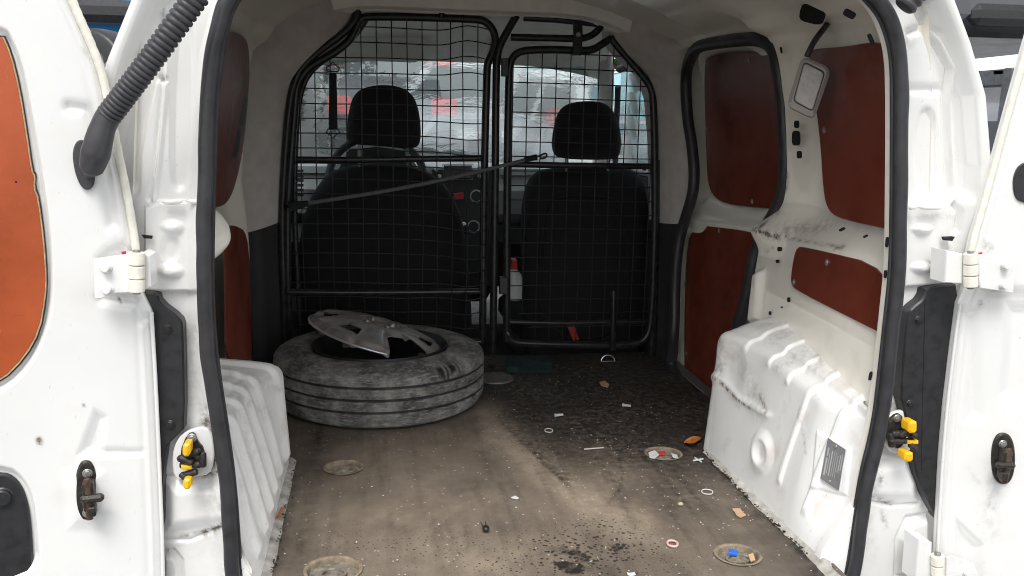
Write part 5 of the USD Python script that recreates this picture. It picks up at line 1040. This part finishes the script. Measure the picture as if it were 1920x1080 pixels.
# ================================================================== the yard around: cars, racks, trees
def car(label, loc, rz, paint_, L=4.0, Wd=1.72, Ht=1.48, mpv=False, group=None, name='parked_car', lampz=None, lampw=.17):
    c = thing(name, label, 'car', group, loc, rz); hw = Wd/2; bz = .92 if not mpv else 1.0; xr = -L/2; xf = L/2
    low = []
    for sy in (-1, 1):
        low += [(xr, sy*(hw-.14), .42), (xr, sy*(hw-.14), .72), (xr+.07, sy*(hw-.10), bz-.02), (xr+.20, sy*hw, .45), (xr+.20, sy*hw, .72), (xr+.25, sy*(hw-.05), bz), (xf-.30, sy*hw, .45), (xf-.30, sy*hw, .65), (xf-.9, sy*(hw-.05), bz),
                (xf-.02, sy*(hw-.22), .42), (xf-.02, sy*(hw-.22), .60), (xf-.22, sy*(hw-.2), .74), (xr+.25, sy*(hw-.06), .28), (xf-.3, sy*(hw-.06), .28)]
    obj('body', hull(low), paint_, c, 20)
    x0, x1, x2, x3 = (xr+.06, xr+.28, xf-1.55, xf-.85) if mpv else (xr+.08, xr+.62, xf-1.75, xf-1.05)
    gh = []
    for sy in (-1, 1):
        gh += [(x0, sy*(hw-.12), bz-.03), (x3, sy*(hw-.08), bz-.03), (x1, sy*(hw-.24), Ht-.04), (x2, sy*(hw-.24), Ht-.03), (x1+.2, sy*(hw-.30), Ht), (x2-.2, sy*(hw-.30), Ht), ((x0+x3)/2, sy*(hw-.07), bz-.03)]
    obj('cabin', hull(gh), paint_, c, 20)
    def pane(a, b, c_, d, n):
        P = np.array([a, b, c_, d], float); m = P.mean(0); P = m+(P-m)*.90
        obj('window', prism3(P+unit(n)*.010, n, .02, .002), 'car_glass', c)
    for sy in (-1, 1):
        y0, y1 = sy*(hw-.075), sy*(hw-.235); xm = (x0+x3)/2; n = (0, sy*.9, .3)
        xb, xt = [x0+.15, xm-.05, x3-.12], [x1+.08, xm-.05, x2]
        for k in (0, 1):
            q = [(xb[k]+.04, y0, bz+.03), (xb[k+1]-.04, y0, bz+.03), (xt[k+1]-.04, y1, Ht-.10), (xt[k]+.04, y1, Ht-.10)]; pane(*(q if sy < 0 else q[::-1]), n)
        q = (x3-.35, y0, bz+.03)
    pane((x0, -(hw-.20), bz+.06), (x0, hw-.20, bz+.06), (x1-.02, hw-.28, Ht-.10), (x1-.02, -(hw-.28), Ht-.10), (-.85, 0, .3))
    pane((x3-.02, hw-.18, bz+.05), (x3-.02, -(hw-.18), bz+.05), (x2+.03, -(hw-.28), Ht-.08), (x2+.03, hw-.28, Ht-.08), (.6, 0, .8))
    for sy in (-1, 1):
        zt = lampz or ((.95, 1.42) if mpv else (.70, .92))
        obj('tail_lamp', bbox((xr+.055 if not mpv else xr+.12, sy*(hw-.10-lampw*.3), (zt[0]+zt[1])/2), ((.14 if not mpv else .16)+(.22 if lampz else 0), lampw, zt[1]-zt[0]), .03), 'tail_lit' if lampz else 'tail_red', c)
        obj('headlamp', bbox((xf-.16, sy*(hw-.27), .62), (.22, .30, .13), .05), 'lamp_clear', c)
        for x in (xr+.72, xf-.78):
            w = thing('wheel', parent=c, loc=(x, sy*(hw-.10), .30)); rot = np.array([[1, 0, 0], [0, 0, 1], [0, -1, 0]])
            obj('tyre', lathe([(.19, -.09), (.27, -.10), (.298, -.08), (.302, 0), (.298, .08), (.27, .10), (.19, .09)], 32, ax=rot), 'rubber', w, smooth=True)
            obj('rim', lathe([(0, .065), (.06, .06), (.15, .075), (.195, .095), (.195, -.09), (.0, -.06)], 24, ax=rot*np.array([[1], [1], [sy]])), 'alloy', w, smooth=30)
    obj('bumper', bbox((xr+.02, 0, .42), (.16, Wd-.30, .16), .05), 'black_plastic', c); obj('bumper', bbox((xf-.06, 0, .40), (.16, Wd-.46, .16), .05), 'black_plastic', c)
    obj('number_plate', bbox((xr-.02, 0, .62), (.02, .50, .11), .004), 'plastic_white', c)
    return c
GZ = -.55
car('dark estate car with lit red tail lamps seen through the wet windscreen', (-.10, 13.0, GZ), 93, 'car_dark', 4.3, 1.80, 1.95, True, lampz=(1.42, 1.66), lampw=.32)
car('silver hatchback on the right beyond the wet windscreen', (2.05, 6.6, GZ), 276, 'car_silver', 4.0, 1.72, 1.42)
car('pale cyan people carrier behind the silver hatchback', (3.9, 12.0, GZ), 88, 'car_cyan', 4.4, 1.8, 2.1, True)
car('white hatchback standing left of the dark estate car', (-3.3, 11.0, GZ), 260, 'car_white', 4.0, 1.72, 1.5)
car('grey hatchback in the middle beyond the wet windscreen', (1.2, 10.2, GZ), 240, 'car_silver', 4.0, 1.72, 1.46)
def rack(label, x, y, w, d, decks):
    r = thing('car_rack', label, 'rack')
    for sx in (-1, 1):
        for sy in (-1, 1): obj('post', bbox((x+sx*w/2, y+sy*d/2, (GZ+decks[-1])/2), (.10, .10, decks[-1]-GZ), .01), 'rack_steel', r)
    for z in decks:
        for sx in (-1, 1): obj('beam', bbox((x+sx*(w/2-.06), y, z-.06), (.12, d, .12), .01), 'rack_steel', r)
        for k in np.linspace(-.5, .5, 6): obj('deck_plank', bbox((x, y+k*(d-.2), z-.02), (w, .22, .04), .005), 'rack_steel', r)
rack('steel rack holding a blue car on the left of the van', -3.1, 7.6, 2.6, 4.6, [1.10])
car('blue car standing on the deck of the left steel rack', (-2.55, 7.6, 1.105), 88, 'car_blue', 4.1, 1.72, 1.46)
def loose(x, y, z, rz, label):
    w = thing('alloy_wheel', label, 'wheel', None, (x, y, z+.30), rz); rot = np.array([[0, 1, 0], [0, 0, 1], [1, 0, 0]])
    obj('tyre', lathe([(.19, -.09), (.27, -.10), (.298, -.08), (.302, 0), (.298, .08), (.27, .10), (.19, .09)], 36, ax=rot), 'rubber', w, smooth=True)
    obj('rim', lathe([(.19, -.08), (.196, -.09), (.196, .09), (.18, .07), (.175, -.02)], 36, ax=rot), 'alloy', w, smooth=40)
    for k in range(5):
        for s in (-1, 1):
            a = k*2*math.pi/5; obj('spoke', bbox((0, 0, 0), (.02, .20, .035), .006), 'alloy', w) if False else obj('spoke', tube([(s*.05, .03*math.cos(a), .03*math.sin(a)), (s*.06, .185*math.cos(a), .185*math.sin(a))], .014, 6), 'alloy', w)
    obj('hub', ball((0, 0, 0), .05, 1), 'alloy', w, smooth=True)
rack('low steel stand for loose alloy wheels before the blue car', -1.95, 4.6, .9, 1.2, [.70])
loose(-1.90, 4.35, .70, 60, 'nearest alloy wheel standing on the low stand before the blue car'); loose(-1.86, 4.95, .70, 50, 'farther alloy wheel standing on the low stand before the blue car')
# stacked cars on the right
rack('low steel stand between the two stacked cars right of the van', 5.2, 6.6, 2.0, 4.4, [1.25])
car('silver people carrier at the bottom of the stack on the right', (5.1, 5.5, GZ), 92, 'car_silver', 4.4, 1.80, 1.74, True)
car('dark car stacked on the stand above the silver people carrier', (5.0, 7.0, 1.255), 88, 'car_dark', 4.2, 1.76, 1.5)
def tree(x, y, h, r, label, n, seed):
    t = thing('yard_tree', label, 'tree', None, (x, y, GZ)); g = np.random.default_rng(seed); ms = []
    br = []
    tr = np.array([(0, 0, 0), (.1, .05, h*.3), (-.05, .1, h*.55), (.1, 0, h*.8)]); ms.append(tube(chaikin(tr, 2, False), np.linspace(.20, .05, len(chaikin(tr, 2, False))), 8))
    for k in range(18):
        a = g.uniform(0, 6.28); z0 = g.uniform(.28, .75)*h; ln = r*g.uniform(.6, 1.05)*(1.1-z0/h*.4); e = np.array([math.cos(a)*ln, math.sin(a)*ln, z0+g.uniform(.1, .5)*ln])
        m = np.array([0, 0, z0])*.5+e*.5+[0, 0, .25]; p = chaikin(np.array([(0, 0, z0), m, e]), 2, False); ms.append(tube(p, np.linspace(.06, .012, len(p)), 5)); br += [p[-1], p[len(p)//2], p[-3]]
    obj('trunk', cat(ms), 'bark', t, smooth=True)
    br = np.array(br); c = br[g.integers(0, len(br), n)]+g.normal(0, r*.16, (n, 3)); s = g.uniform(.05, .11, n)
    d1 = g.normal(0, 1, (n, 3)); d1 /= np.linalg.norm(d1, axis=1, keepdims=True); d2 = np.cross(d1, g.normal(0, 1, (n, 3))); d2 /= np.linalg.norm(d2, axis=1, keepdims=True)
    v = np.stack([c-d1*s[:, None], c+d2*s[:, None]*.5, c+d1*s[:, None], c-d2*s[:, None]*.5], 1).reshape(-1, 3); i = np.arange(n)*4
    obj('crown', (v, np.vstack([np.stack([i, i+1, i+2], 1), np.stack([i, i+2, i+3], 1)])), 'foliage', t, smooth=False)
tree(-1.6, 17, 5.6, 2.3, 'leafy tree behind the dark estate car, seen through the windscreen', 16000, 1)
tree(-4.2, 24, 7.5, 2.9, 'taller leafy tree behind the first one, seen through the windscreen', 14000, 2)
tree(-5.5, 20, 7.5, 2.8, 'leafy tree beyond the left steel rack', 7000, 3)
tree(6.2, 21, 7.0, 2.6, 'leafy tree beyond the stacked cars on the right', 7000, 4)
